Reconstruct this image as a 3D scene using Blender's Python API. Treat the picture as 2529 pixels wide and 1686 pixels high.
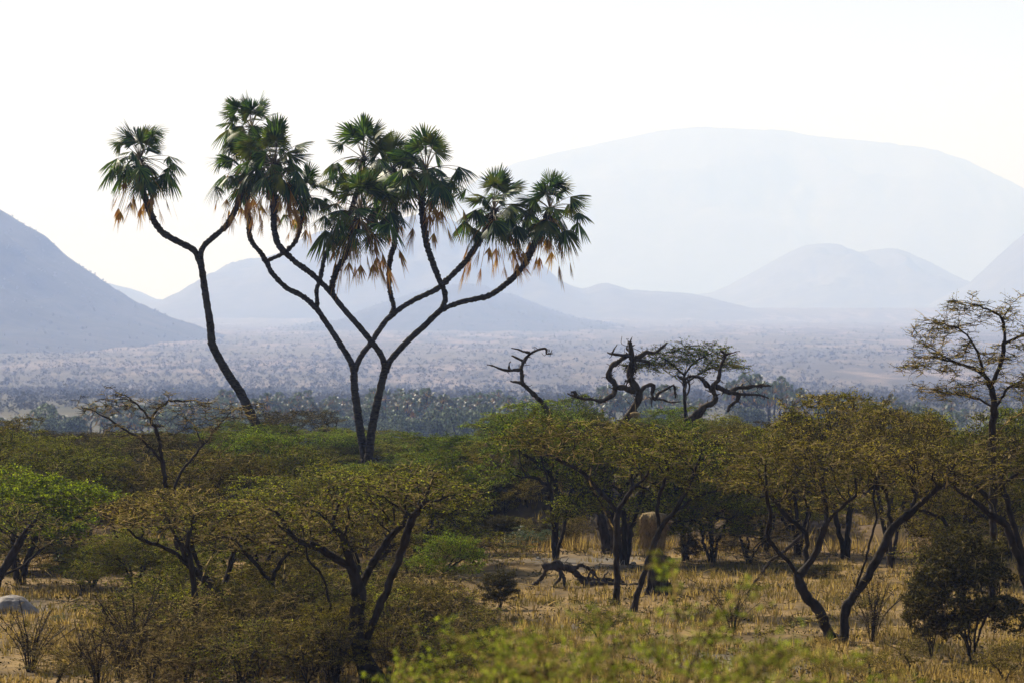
import bpy, math, random
import numpy as np
from mathutils import Vector

for o in list(bpy.data.objects):
    bpy.data.objects.remove(o)
SC = bpy.context.scene
COL = SC.collection
rad = math.radians

# ------------------------------------------------------------------ camera, sky, sun, exposure
F, HZ, CX, CZ = 10500.0, 740.0, 1264.5, 7.6       # focal length in photo pixels, horizon row, centre column, eye height
cam_d = bpy.data.cameras.new('camera')
cam = bpy.data.objects.new('camera', cam_d); COL.objects.link(cam)
cam.location = (0, 0, CZ)
cam.rotation_euler = (rad(90), 0, 0)
cam_d.sensor_width = 36
cam_d.lens = 36 * F / 2529
cam_d.shift_y = -(843 - HZ) / 2529
cam_d.clip_start = 0.5
cam_d.clip_end = 60000
cam_d.dof.use_dof = True
cam_d.dof.focus_distance = 140
cam_d.dof.aperture_fstop = 4.0
SC.camera = cam

SUN_AZ, SUN_EL = -42.0, 36.0
world = bpy.data.worlds.new('World'); SC.world = world
world.use_nodes = True
wn = world.node_tree
wn.nodes.clear()
sky = wn.nodes.new('ShaderNodeTexSky'); sky.sky_type = 'NISHITA'
sky.sun_disc = False
sky.sun_elevation = rad(SUN_EL); sky.sun_rotation = rad(SUN_AZ % 360)
sky.air_density = 1.0; sky.dust_density = 1.6; sky.ozone_density = 1.0; sky.altitude = 900
bg = wn.nodes.new('ShaderNodeBackground'); bg.inputs['Strength'].default_value = 0.05
wo = wn.nodes.new('ShaderNodeOutputWorld')
wn.links.new(sky.outputs[0], bg.inputs[0]); wn.links.new(bg.outputs[0], wo.inputs[0])

sd = bpy.data.lights.new('sun', 'SUN'); sun = bpy.data.objects.new('sun', sd); COL.objects.link(sun)
sd.energy = 5.0; sd.angle = rad(0.5); sd.color = (1.0, 0.955, 0.91)
S = Vector((math.sin(rad(SUN_AZ)) * math.cos(rad(SUN_EL)), math.cos(rad(SUN_AZ)) * math.cos(rad(SUN_EL)), math.sin(rad(SUN_EL))))
sun.rotation_euler = (-S).to_track_quat('-Z', 'Y').to_euler()

SC.view_settings.view_transform = 'Standard'
SC.view_settings.look = 'None'
SC.view_settings.exposure = 0.86
SC.view_settings.gamma = 1
SC.render.engine = 'CYCLES'
SC.cycles.use_denoising = True
SC.cycles.max_bounces = 6
SC.cycles.diffuse_bounces = 2
SC.cycles.glossy_bounces = 1
SC.cycles.transmission_bounces = 3
SC.cycles.volume_bounces = 1
SC.cycles.transparent_max_bounces = 4
SC.cycles.caustics_reflective = False
SC.cycles.caustics_refractive = False

# ------------------------------------------------------------------ helpers
def W(px, py, d):
    """photo pixel at distance d -> metres"""
    return np.array([(px - CX) / F * d, d, CZ - (py - HZ) / F * d])

def sstep(t):
    t = np.clip(t, 0, 1)
    return t * t * (3 - 2 * t)

def hash2(ix, iy, s):
    n = np.sin(ix * 127.1 + iy * 311.7 + s * 74.7) * 43758.5453
    return n - np.floor(n)

def vnoise(x, y, s=0.0):
    ix = np.floor(x); iy = np.floor(y); fx = sstep(x - ix); fy = sstep(y - iy)
    a = hash2(ix, iy, s); b = hash2(ix + 1, iy, s); c = hash2(ix, iy + 1, s); d = hash2(ix + 1, iy + 1, s)
    return (a * (1 - fx) + b * fx) * (1 - fy) + (c * (1 - fx) + d * fx) * fy

def fbm(x, y, s=0.0, octv=4):
    v = 0; a = .5
    for k in range(octv):
        v = v + a * (vnoise(x, y, s + k) - .5); x = x * 2.03 + 7.1; y = y * 2.03 + 3.3; a *= .5
    return v

def ground(x, y):
    x = np.asarray(x, float); y = np.asarray(y, float)
    h = 5.9 * np.clip(1 - y / 66.0, 0, 3) ** 1.5
    edge = 129.5 + 2.5 * fbm(x * .12, x * .03 + 5, 3)            # foot of the earth bank
    h = h + .5 * sstep((y - edge) / 3.5)
    pxx = x / np.maximum(y, 1) * 10500 + 1264.5
    h = h + 1.45 * np.exp(-((pxx - 1370) / 250.) ** 2) * sstep((y - edge) / 6.0) * (1 - sstep((y - 139) / 14))
    h = h + .55 * fbm(x * .9, y * .7, 14, 3) * sstep((y - edge) / 2.) * (1 - sstep((y - 150) / 20))
    h = h - 24.0 * sstep((y - 160) / 330.0)
    h = h - 23.0 * sstep((y - 900) / 1900.0)
    amp = np.interp(y, [0, 60, 130, 200, 800, 2000, 9000], [.05, .22, .35, .8, 1.5, 3.0, 8.0])
    fr = np.interp(y, [0, 130, 800, 3000], [.25, .2, .03, .006])
    h = h + amp * fbm(x * .22, y * .12, 1) * (y < 600) + amp * fbm(x * .02, y * .008, 2) * (y >= 60)
    # low far rise on the right half of the plain
    h = h + 29 * sstep((x - 220) / 420.0) * sstep((y - 10200) / 1300.0) * (1 - sstep((y - 13000) / 3000.0))
    h = h + 9 * (1 - sstep((x - 220) / 420.0)) * sstep((y - 9000) / 1300.0) * (1 - sstep((y - 12000) / 3000.0))
    return h

def gz(x, y):
    return float(ground(np.array([x]), np.array([y]))[0])

def new_mesh(name, V, Q=None, T=None, mi=None, rnd=None, smooth=False):
    V = np.asarray(V, dtype=np.float32)
    Q = np.zeros((0, 4), np.int32) if Q is None else np.asarray(Q, np.int32).reshape(-1, 4)
    T = np.zeros((0, 3), np.int32) if T is None else np.asarray(T, np.int32).reshape(-1, 3)
    me = bpy.data.meshes.new(name)
    nq, nt = len(Q), len(T)
    me.vertices.add(len(V)); me.vertices.foreach_set('co', V.ravel())
    me.loops.add(nq * 4 + nt * 3)
    me.loops.foreach_set('vertex_index', np.concatenate([Q.ravel(), T.ravel()]).astype(np.int32))
    me.polygons.add(nq + nt)
    st = np.concatenate([np.arange(nq) * 4, nq * 4 + np.arange(nt) * 3]).astype(np.int32)
    me.polygons.foreach_set('loop_start', st)
    if mi is not None:
        me.polygons.foreach_set('material_index', np.asarray(mi, np.int32))
    if smooth:
        me.polygons.foreach_set('use_smooth', np.ones(nq + nt, bool))
    if rnd is not None:
        a = me.attributes.new('rnd', 'FLOAT', 'FACE'); a.data.foreach_set('value', np.asarray(rnd, np.float32))
    me.update(calc_edges=True)
    me.validate()
    return me

class MB:
    """collects quads"""
    def __init__(s): s.V = []; s.Q = []; s.M = []; s.R = []; s.n = 0
    def add(s, V, Q, m=0, r=None):
        V = np.asarray(V, float).reshape(-1, 3); Q = np.asarray(Q, int).reshape(-1, 4)
        s.V.append(V); s.Q.append(Q + s.n); s.n += len(V)
        s.M.append(np.full(len(Q), m)); s.R.append(np.random.rand(len(Q)) if r is None else np.broadcast_to(r, len(Q)))
    def mesh(s, name, smooth=False):
        return new_mesh(name, np.concatenate(s.V), np.concatenate(s.Q), None, np.concatenate(s.M), np.concatenate(s.R), smooth)
    def obj(s, name, mats, parent=None, smooth=False):
        return link(name, s.mesh(name, smooth), mats, parent)

def link(name, me, mats, parent=None):
    if not isinstance(mats, (list, tuple)): mats = [mats]
    if len(me.materials) == 0:
        for m in mats: me.materials.append(m)
    o = bpy.data.objects.new(name, me); COL.objects.link(o)
    if parent is not None: o.parent = parent
    return o

def tag(o, label=None, cat=None, group=None, kind=None):
    if label: o['label'] = label
    if cat: o['category'] = cat
    if group: o['group'] = group
    if kind: o['kind'] = kind
    return o

def thing(name, loc, label, cat, group=None, rz=0):
    o = bpy.data.objects.new(name, None); COL.objects.link(o)
    o.location = loc; o.rotation_euler = (0, 0, rz); o.empty_display_size = .3
    return tag(o, label, cat, group)

def dup(root, loc, rz, sc, label, group=None):
    r = root.copy(); COL.objects.link(r)
    r.location = loc; r.rotation_euler = (0, 0, rz); r.scale = sc
    r['label'] = label
    if group: r['group'] = group
    elif 'group' in r: del r['group']
    for ch in list(root.children):
        c = ch.copy(); COL.objects.link(c); c.parent = r
        for g in ch.children:
            e = g.copy(); COL.objects.link(e); e.parent = c
    return r

def norm(v):
    v = np.asarray(v, float)
    return v / np.maximum(np.linalg.norm(v, axis=-1, keepdims=True), 1e-9)

def catmull(P, step):
    P = np.asarray(P, float)
    if len(P) == 2:
        n = max(2, int(np.linalg.norm(P[1] - P[0]) / step) + 1)
        return P[0] + (P[1] - P[0]) * np.linspace(0, 1, n)[:, None]
    E = np.vstack([2 * P[0] - P[1], P, 2 * P[-1] - P[-2]])
    out = []
    for i in range(1, len(E) - 2):
        p0, p1, p2, p3 = E[i - 1], E[i], E[i + 1], E[i + 2]
        n = max(1, int(round(np.linalg.norm((p2 - p1)[:3]) / step)))
        t = (np.arange(n) / n)[:, None]
        out.append(.5 * ((2 * p1) + (-p0 + p2) * t + (2 * p0 - 5 * p1 + 4 * p2 - p3) * t ** 2 + (-p0 + 3 * p1 - 3 * p2 + p3) * t ** 3))
    out.append(E[-2][None])
    return np.vstack(out)

def frames(D, ref=(0.31, 0.9, 0.13)):
    D = norm(D); ref = norm(np.array(ref))
    U = norm(np.cross(D, ref)); Vv = np.cross(D, U)
    return U, Vv

def tube(mb, P, R, sides=6, m=0, r=None, cap=True):
    P = np.asarray(P, float); n = len(P); R = np.broadcast_to(R, n)
    D = np.gradient(P, axis=0)
    U, Vv = frames(D)
    a = np.arange(sides) * 2 * math.pi / sides
    ring = P[:, None] + R[:, None, None] * (np.cos(a)[None, :, None] * U[:, None] + np.sin(a)[None, :, None] * Vv[:, None])
    V = ring.reshape(-1, 3)
    i = np.arange(n - 1)[:, None] * sides; j = np.arange(sides)[None]; k = (j + 1) % sides
    Q = np.stack([i + j, i + k, i + sides + k, i + sides + j], -1).reshape(-1, 4)
    if cap:
        V = np.vstack([V, P[-1] + norm(D[-1]) * R[-1] * .6, P[0]])
        e = (n - 1) * sides; tp = n * sides
        c1 = [(e + q, e + (q + 1) % sides, e + (q + 2) % sides, tp) for q in range(0, sides - 1, 2)] if sides > 3 else [(e, e + 1, e + 2, tp)]
        Q = np.vstack([Q, np.array(c1)])
    mb.add(V, Q, m, r)

# ------------------------------------------------------------------ materials
def nodes_of(name):
    m = bpy.data.materials.new(name); m.use_nodes = True
    nt = m.node_tree; nt.nodes.clear()
    out = nt.nodes.new('ShaderNodeOutputMaterial')
    return m, nt, out

def N(nt, t, **kw):
    n = nt.nodes.new(t)
    for k, v in kw.items():
        if k.startswith('i_'): n.inputs[k[2:].replace('_', ' ')].default_value = v
        else: setattr(n, k, v)
    return n

def mixc(nt, fac, a, b, blend='MIX'):
    n = nt.nodes.new('ShaderNodeMix'); n.data_type = 'RGBA'; n.blend_type = blend
    if hasattr(fac, 'links') or hasattr(fac, 'is_linked'): nt.links.new(fac, n.inputs[0])
    else: n.inputs[0].default_value = fac
    for q, s in ((a, n.inputs[6]), (b, n.inputs[7])):
        if hasattr(q, 'is_linked'): nt.links.new(q, s)
        else: s.default_value = (*q, 1)
    return n.outputs[2]

def ramp(nt, src, p0, p1):
    n = nt.nodes.new('ShaderNodeMapRange'); n.inputs[1].default_value = p0; n.inputs[2].default_value = p1
    nt.links.new(src, n.inputs[0]); return n.outputs[0]

def noise(nt, scale, detail=3, vec=None, rough=.6, stretch=None):
    n = N(nt, 'ShaderNodeTexNoise'); n.inputs['Scale'].default_value = scale; n.inputs['Detail'].default_value = detail
    n.inputs['Roughness'].default_value = rough
    tc = N(nt, 'ShaderNodeTexCoord'); src = tc.outputs['Object' if vec is None else vec]
    if stretch:
        mp = N(nt, 'ShaderNodeMapping'); mp.inputs['Scale'].default_value = stretch
        nt.links.new(src, mp.inputs[0]); src = mp.outputs[0]
    nt.links.new(src, n.inputs['Vector'])
    return n.outputs['Fac']

def bark(name, a, b, scale=8, bump=.6, stretch=(1, 1, .35)):
    m, nt, out = nodes_of(name)
    f = noise(nt, scale, 6, stretch=stretch)
    f2 = noise(nt, scale * .25, 2)
    c = mixc(nt, ramp(nt, f, .35, .68), a, b)
    c = mixc(nt, ramp(nt, f2, .45, .7), c, tuple(x * .6 + .02 for x in b))
    p = N(nt, 'ShaderNodeBsdfPrincipled', i_Roughness=.85)
    p.inputs['Specular IOR Level'].default_value = .06
    nt.links.new(c, p.inputs['Base Color'])
    bu = N(nt, 'ShaderNodeBump'); bu.inputs['Strength'].default_value = bump; bu.inputs['Distance'].default_value = .05
    nt.links.new(f, bu.inputs['Height']); nt.links.new(bu.outputs[0], p.inputs['Normal'])
    nt.links.new(p.outputs[0], out.inputs[0])
    return m

def leafmat(name, a, b, c3=None, trans=.3, rough=.55, spec=.3, clump=1.6, per_obj=.0):
    """a bright sunlit tone and a dark shade tone painted leaf by leaf, a third in patches through the crown"""
    m, nt, out = nodes_of(name)
    at = N(nt, 'ShaderNodeAttribute', attribute_name='rnd')
    c = mixc(nt, ramp(nt, at.outputs['Fac'], .12, .5), tuple(min(.7, q * 1.6) for q in a), b)  # few bright, mostly dark: sunlit tips and crown shade put into the colour
    if c3 is not None:
        c = mixc(nt, ramp(nt, noise(nt, clump, 2), .50, .64), c, tuple(q * .6 for q in c3))
    if per_obj:
        oi = N(nt, 'ShaderNodeObjectInfo'); h = N(nt, 'ShaderNodeHueSaturation')
        mr = N(nt, 'ShaderNodeMapRange'); mr.inputs[3].default_value = 1 - per_obj; mr.inputs[4].default_value = 1 + per_obj
        nt.links.new(oi.outputs['Random'], mr.inputs[0]); nt.links.new(mr.outputs[0], h.inputs['Value'])
        nt.links.new(c, h.inputs['Color']); c = h.outputs[0]
    p = N(nt, 'ShaderNodeBsdfPrincipled', i_Roughness=rough); p.inputs['Specular IOR Level'].default_value = spec if spec >= .3 else .02
    nt.links.new(c, p.inputs['Base Color'])
    t = N(nt, 'ShaderNodeBsdfTranslucent'); nt.links.new(c, t.inputs[0])
    mx = N(nt, 'ShaderNodeMixShader'); mx.inputs[0].default_value = trans
    nt.links.new(p.outputs[0], mx.inputs[1]); nt.links.new(t.outputs[0], mx.inputs[2])
    nt.links.new(mx.outputs[0], out.inputs[0])
    return m

M = {}
M['palm_bark'] = bark('palm_bark', (.010, .008, .006), (.085, .065, .042), 6, 1.0, (1, 1, 3.0))
M['bark'] = bark('acacia_bark', (.010, .007, .005), (.042, .028, .016), 9)
M['dead_bark'] = bark('dead_wood', (.014, .010, .007), (.09, .065, .042), 10)
M['pale_wood'] = bark('bleached_wood', (.16, .14, .11), (.42, .37, .30), 12)
M['twig'] = leafmat('dry_twig', (.26, .19, .07), (.022, .016, .008), trans=0, rough=.8, spec=.1)
M['twig_pale'] = leafmat('pale_twig', (.38, .27, .09), (.035, .025, .010), trans=0, rough=.8, spec=.1)  # lighter colour stands in for twigs lit by the sun
M['palm_leaf'] = leafmat('palm_leaf', (.10, .17, .016), (.025, .062, .014), (.26, .28, .022), .3, .48, .3, 1.1)  # yellow patch tone paints warm highlights onto the fans
M['palm_stalk'] = leafmat('palm_stalk', (.13, .10, .045), (.07, .045, .02), trans=0, rough=.6)
M['palm_dead'] = leafmat('palm_dead_leaf', (.62, .30, .06), (.36, .16, .035), trans=.3, rough=.7, spec=.1)
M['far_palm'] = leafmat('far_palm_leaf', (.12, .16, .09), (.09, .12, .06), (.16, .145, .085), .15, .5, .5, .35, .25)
M['olive'] = leafmat('olive_leaf', (.34, .34, .018), (.036, .045, .004), (.30, .25, .016), .22, .6, .2, .8, .3)
M['green'] = leafmat('fresh_leaf', (.30, .36, .010), (.08, .11, .004), None, .45, .6, .2)
M['midgreen'] = leafmat('mid_green_leaf', (.26, .34, .018), (.04, .062, .006), (.30, .30, .025), .25, .6, .2, .8, .3)
M['dry'] = leafmat('dry_leaf', (.34, .275, .025), (.05, .036, .005), (.22, .21, .016), .25, .7, .1, .9, .3)
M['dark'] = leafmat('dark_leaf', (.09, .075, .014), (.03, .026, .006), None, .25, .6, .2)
M['shrub_green'] = leafmat('shrub_leaf', (.045, .085, .022), (.075, .12, .03), None, .3, .4, .4)
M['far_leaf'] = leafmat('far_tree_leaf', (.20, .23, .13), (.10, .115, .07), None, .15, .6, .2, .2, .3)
M['scrub'] = leafmat('plain_scrub', (.105, .095, .08), (.062, .06, .05), (.165, .145, .125), .1, .8, .1, .01)
M['grass'] = leafmat('dry_grass', (.46, .31, .085), (.20, .135, .035), (.26, .21, .04), .35, .7, .1, .4)
M['straw'] = bark('nest_straw', (.10, .065, .025), (.46, .33, .15), 26, 1.0, (1, 1, .16))

def ground_mat():
    m, nt, out = nodes_of('ground')
    geo = N(nt, 'ShaderNodeTexCoord')
    sep = N(nt, 'ShaderNodeSeparateXYZ'); nt.links.new(geo.outputs['Object'], sep.inputs[0])
    # near savanna: straw, red earth, grey gravel
    n1 = noise(nt, .45, 6, stretch=(1, .6, 1)); n2 = noise(nt, 2.2, 6); n3 = noise(nt, .16, 4, stretch=(1, .4, 1))
    near = mixc(nt, ramp(nt, n1, .40, .60), (.10, .065, .024), (.27, .175, .065))
    near = mixc(nt, ramp(nt, n3, .58, .66), near, (.155, .135, .11))
    near = mixc(nt, ramp(nt, n2, .55, .72), near, (.05, .036, .022))
    # bank: bare reddish earth, its colour darkened to paint in the shaded face
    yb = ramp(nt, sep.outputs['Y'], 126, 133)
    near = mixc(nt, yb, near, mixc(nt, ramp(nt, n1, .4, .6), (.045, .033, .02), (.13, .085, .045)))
    # far plain: pale sandy clearings among scrub
    f1 = noise(nt, .03, 5, stretch=(1, .10, 1), rough=.6); f2 = noise(nt, .003, 4, stretch=(1, .3, 1))
    far = mixc(nt, ramp(nt, f1, .46, .60), (.075, .065, .058), (.215, .165, .14))
    far = mixc(nt, ramp(nt, f2, .42, .62), far, (.11, .092, .064))
    val = mixc(nt, ramp(nt, f1, .40, .62), (.05, .05, .025), (.11, .095, .055))
    far = mixc(nt, ramp(nt, sep.outputs['Y'], 1500, 2800), val, far)
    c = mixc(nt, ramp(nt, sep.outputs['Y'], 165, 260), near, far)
    p = N(nt, 'ShaderNodeBsdfPrincipled', i_Roughness=.95); p.inputs['Specular IOR Level'].default_value = .1
    nt.links.new(c, p.inputs['Base Color'])
    bu = N(nt, 'ShaderNodeBump'); bu.inputs['Strength'].default_value = .8; bu.inputs['Distance'].default_value = .12
    nt.links.new(n2, bu.inputs['Height']); nt.links.new(bu.outputs[0], p.inputs['Normal'])
    nt.links.new(p.outputs[0], out.inputs[0])
    return m

def hill_mat(name, a, b, c3, s=.02):
    m, nt, out = nodes_of(name)
    f1 = noise(nt, s, 6, rough=.7); f2 = noise(nt, s * .25, 3)
    c = mixc(nt, ramp(nt, f1, .42, .6), a, b)
    c = mixc(nt, ramp(nt, f2, .55, .75), c, c3)
    p = N(nt, 'ShaderNodeBsdfPrincipled', i_Roughness=.95); p.inputs['Specular IOR Level'].default_value = .1
    nt.links.new(c, p.inputs['Base Color']); nt.links.new(p.outputs[0], out.inputs[0])
    return m
M['ground'] = ground_mat()
M['hill'] = hill_mat('hill_scrub', (.02, .022, .016), (.045, .038, .028), (.06, .05, .037))
M['rockhill'] = hill_mat('rock_hill', (.06, .055, .045), (.10, .085, .065), (.14, .12, .095), .012)

# ------------------------------------------------------------------ ground sheet
ys = np.concatenate([np.linspace(-80, 60, 36), np.linspace(60, 200, 200)[1:], np.geomspace(200, 39000, 330)[1:]])
us = np.linspace(-1, 1, 260)
Y = np.repeat(ys[:, None], len(us), 1)
X = us[None] * (60 + 0.32 * np.maximum(ys, 0))[:, None] * (0.35 + .65 * np.abs(us[None]) ** 1.2)
Zg = ground(X, Y)
nv, nu = Y.shape
idx = np.arange(nv * nu).reshape(nv, nu)
Q = np.stack([idx[:-1, :-1], idx[:-1, 1:], idx[1:, 1:], idx[1:, :-1]], -1).reshape(-1, 4)
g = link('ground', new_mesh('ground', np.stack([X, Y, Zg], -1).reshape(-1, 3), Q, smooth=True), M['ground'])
tag(g, 'dry tan savanna ground with a low earth bank, falling to a wide plain', 'ground', kind='structure')

# ------------------------------------------------------------------ hills
HILLS = {}
def hill(name, d, prof, front, back, mt, label, nz=1.0, steep=1.0, base=-50.0, cat='hill'):
    prof = np.array(prof, float)
    xs = (prof[:, 0] - CX) / F * d; zs = CZ - (prof[:, 1] - HZ) / F * d
    nx, ny = 260, 90
    x = np.linspace(xs[0], xs[-1], nx); v = np.linspace(-1, 1, ny)
    y = np.where(v < 0, d + v * front, d + v * back)
    # smooth profile
    z = np.interp(x, xs, zs); k = np.hanning(9); k /= k.sum()
    z = np.convolve(np.pad(z, 4, mode='edge'), k, 'valid')
    ht = np.maximum(z - base, 0)[None]
    X, Yy = np.meshgrid(x, y); Vv = np.repeat(v[:, None], nx, 1)
    sh = np.cos(np.abs(Vv) * math.pi / 2) ** steep
    s0 = len(HILLS) * 3.7
    w = ht.max() / 260.0
    gul = np.abs(fbm(X / (150 * w + 60), Yy / (420 * w + 100), s0, 5)) * 1.4 * np.sin(np.abs(Vv) * math.pi) 
    Z = base + ht * np.clip(sh - gul * .55, 0, 1) + nz * fbm(X / 18, Yy / 18, s0 + 1, 3) * np.minimum(ht / 30, 1) * 3
    Z = np.where(np.abs(Vv) > .99, base - 5, Z)
    idx = np.arange(ny * nx).reshape(ny, nx)
    Q = np.stack([idx[:-1, :-1], idx[:-1, 1:], idx[1:, 1:], idx[1:, :-1]], -1).reshape(-1, 4)
    o = link(name, new_mesh(name, np.stack([X, Yy, Z], -1).reshape(-1, 3), Q, smooth=True), mt)
    tag(o, label, cat, kind='structure')
    HILLS[name + str(len(HILLS))] = (X, Yy, Z)
    return o

hill('hill', 6200, [(-1500, 700), (-900, 520), (-500, 430), (-200, 440), (0, 517), (54, 553), (108, 582), (161, 635), (215, 670), (269, 708), (323, 743), (376, 767), (430, 789), (480, 806), (520, 824), (560, 840), (620, 856)],
     2000, 500, M['hill'], 'blue scrub covered hill sloping down from the left edge', 2.0, .9)
hill('hill', 9500, [(560, 826), (760, 800), (870, 785), (910, 762), (960, 745), (1010, 728), (1060, 712), (1110, 704), (1160, 700), (1200, 706), (1230, 722), (1270, 728), (1310, 745), (1360, 765), (1430, 786), (1560, 805), (1700, 822)],
     2200, 900, M['hill'], 'low rounded hill in the middle of the plain behind the forked palm', 1.6, .9)
hill('hill', 13000, [(-200, 700), (100, 660), (230, 690), (285, 705), (335, 718), (362, 737), (420, 741), (478, 735), (515, 710), (545, 690), (575, 660), (610, 640), (665, 636), (720, 618), (752, 590), (800, 572), (870, 566), (960, 545), (1040, 528), (1090, 530), (1150, 560), (1230, 600), (1290, 630), (1340, 650), (1362, 680), (1400, 702), (1436, 716), (1462, 706), (1490, 696), (1512, 702), (1545, 716), (1700, 724), (1900, 780)],
     2600, 1100, M['rockhill'], 'pale blue hill with a cliffed left shoulder behind the palms', 2.0, .75)
hill('hill', 16500, [(1500, 770), (1640, 740), (1760, 722), (1800, 705), (1850, 678), (1900, 650), (1950, 622), (1990, 605), (2050, 600), (2080, 612), (2110, 624), (2160, 616), (2200, 612), (2240, 628), (2300, 660), (2350, 690), (2420, 716), (2600, 745), (2800, 780)],
     2400, 1100, M['rockhill'], 'faint twin topped hill in front of the great mountain', 2.0, .8)
hill('hill', 14500, [(2200, 790), (2340, 725), (2390, 706), (2440, 655), (2490, 610), (2529, 578), (2620, 500), (2760, 440), (2900, 450), (3300, 600), (3600, 760)],
     2400, 1100, M['rockhill'], 'pale green blue hill rising at the right edge', 2.0, .9)
hill('mountain', 26000, [(700, 775), (920, 740), (1010, 640), (1070, 550), (1125, 485), (1185, 438), (1269, 403), (1350, 385), (1430, 366), (1520, 345), (1620, 326), (1700, 317), (1800, 315), (1880, 320), (1960, 330), (2020, 342), (2120, 350), (2200, 358), (2290, 372), (2360, 396), (2420, 428), (2480, 462), (2529, 490), (2700, 590), (2900, 680), (3200, 770)],
     4600, 1700, M['rockhill'], 'great hazy domed mountain filling the right horizon', 2.5, .7, cat='mountain')

# ------------------------------------------------------------------ scattered leaf clumps (far scrub, far trees)
def leaf_quads(C, size, rng, flat=.0, aspect=.55):
    """one random rhomb per centre C"""
    n = len(C); size = np.broadcast_to(size, n)[:, None]
    a = norm(rng.normal(size=(n, 3)) * [1, 1, 1 - flat]); b = norm(np.cross(a, rng.normal(size=(n, 3)) * [1 - flat, 1 - flat, 1]))
    a = a * size; b = b * size * aspect
    V = np.stack([C - a * .5, C + b * .5, C + a * .5, C - b * .5], 1).reshape(-1, 3)
    Q = np.arange(4 * n).reshape(-1, 4)
    return V, Q

def scrub():
    rng = np.random.default_rng(11)
    Cs, Ss, Rs = [], [], []
    n = 62000
    inv = rng.uniform(1 / 12500., 1 / 700., n)
    yy = 1 / inv
    xx = rng.uniform(-.135, .135, n) * yy
    zz = ground(xx, yy)
    dens = .7 * fbm(xx * .012, yy * .0013, 9, 3) + .8 * fbm(xx * .0025, yy * .0008, 19, 2)
    keep = dens + rng.uniform(-.2, .2, n) - .34 * (yy < 1150) > .0
    xx, yy, zz = xx[keep], yy[keep], zz[keep]
    hh = rng.gamma(2, .5, len(xx)) + .7 + yy * .00008; hh = np.minimum(hh, 7)
    ww = hh * rng.uniform(1.0, 2.2, len(xx))
    # shrubs on the two near hills
    for key in list(HILLS)[:2]:
        X, Yy, Z = HILLS[key]; m = 1500
        i = rng.integers(1, X.shape[0] // 2 + 6, m); j = rng.integers(1, X.shape[1] - 1, m)
        xx = np.append(xx, X[i, j] + rng.normal(size=m)); yy = np.append(yy, Yy[i, j]); zz = np.append(zz, Z[i, j] - .5)
        h2 = rng.uniform(1.5, 4.5, m); hh = np.append(hh, h2); ww = np.append(ww, h2 * rng.uniform(.7, 1.3, m))
    k = 12
    n = len(xx)
    u = norm(rng.normal(size=(n, k, 3))) * rng.uniform(.5, 1, (n, k, 1))
    C = np.stack([xx, yy, zz + hh * .5], -1)[:, None] + u * np.stack([ww * .5, ww * .5, hh * .5], -1)[:, None]
    size = np.repeat((hh * .5)[:, None], k, 1)
    V, Q = leaf_quads(C.reshape(-1, 3), size.ravel(), rng, .2, .7)
    r = np.repeat(rng.random(n), k)
    o = link('scrub', new_mesh('scrub', V, Q, rnd=r), M['scrub'])
    tag(o, 'grey brown thorn scrub dotted over the hazy plain', 'scrub', kind='stuff')
scrub()

# ------------------------------------------------------------------ palms
def fan(mb, p, a, r, rng, n=22, spread=118, droop=.35, m=0, cup=.25):
    """one fan blade: point p, axis a, radius r; folded segments with free pointed tips"""
    up = np.array([0, 0, 1.]); a = norm(a)
    s = np.cross(a, up)
    if np.linalg.norm(s) < .15: s = np.array([math.cos(p[0] * 9), math.sin(p[0] * 9), 0])
    s = norm(s); nn = np.cross(s, a)
    tw = rng.uniform(-.7, .7); s, nn = s * math.cos(tw) + nn * math.sin(tw), nn * math.cos(tw) - s * math.sin(tw)
    ph = np.radians(np.linspace(-spread, spread, n) + rng.uniform(-3, 3, n))
    L = r * (.80 + .2 * np.cos(ph)) * (rng.uniform(.9, 1.06, n) if spread > 30 else rng.uniform(.5, 1.1, n))
    g = np.cos(ph)[:, None] * a + np.sin(ph)[:, None] * s - cup * (np.abs(np.sin(ph)) ** 1.5)[:, None] * nn
    g = norm(g); e = norm(np.cross(nn, g))
    dphi = np.radians(2 * spread / (n - 1))
    ts = np.array([.03, .52, .8, 1.0]); wd = np.array([.25, 1.0, .62, .04]) * dphi * .45 * .5 * 1.15
    pts = []
    for t, w in zip(ts, wd):
        c = p + g * (L * t)[:, None] - up * (droop * L * t ** 2.2)[:, None]
        fold = nn * (w * r * .55)
        pts += [c - e * w * r - fold, c + e * w * r * 1.0 + fold * .6]
    V = np.stack(pts, 1).reshape(-1, 3)
    b = np.arange(n)[:, None] * 8
    Q = np.concatenate([b + np.array([0, 1, 3, 2]), b + np.array([2, 3, 5, 4]), b + np.array([4, 5, 7, 6])])
    mb.add(V, Q, m, np.tile(rng.random(n) * .7 + rng.random() * .3, 3))

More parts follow.
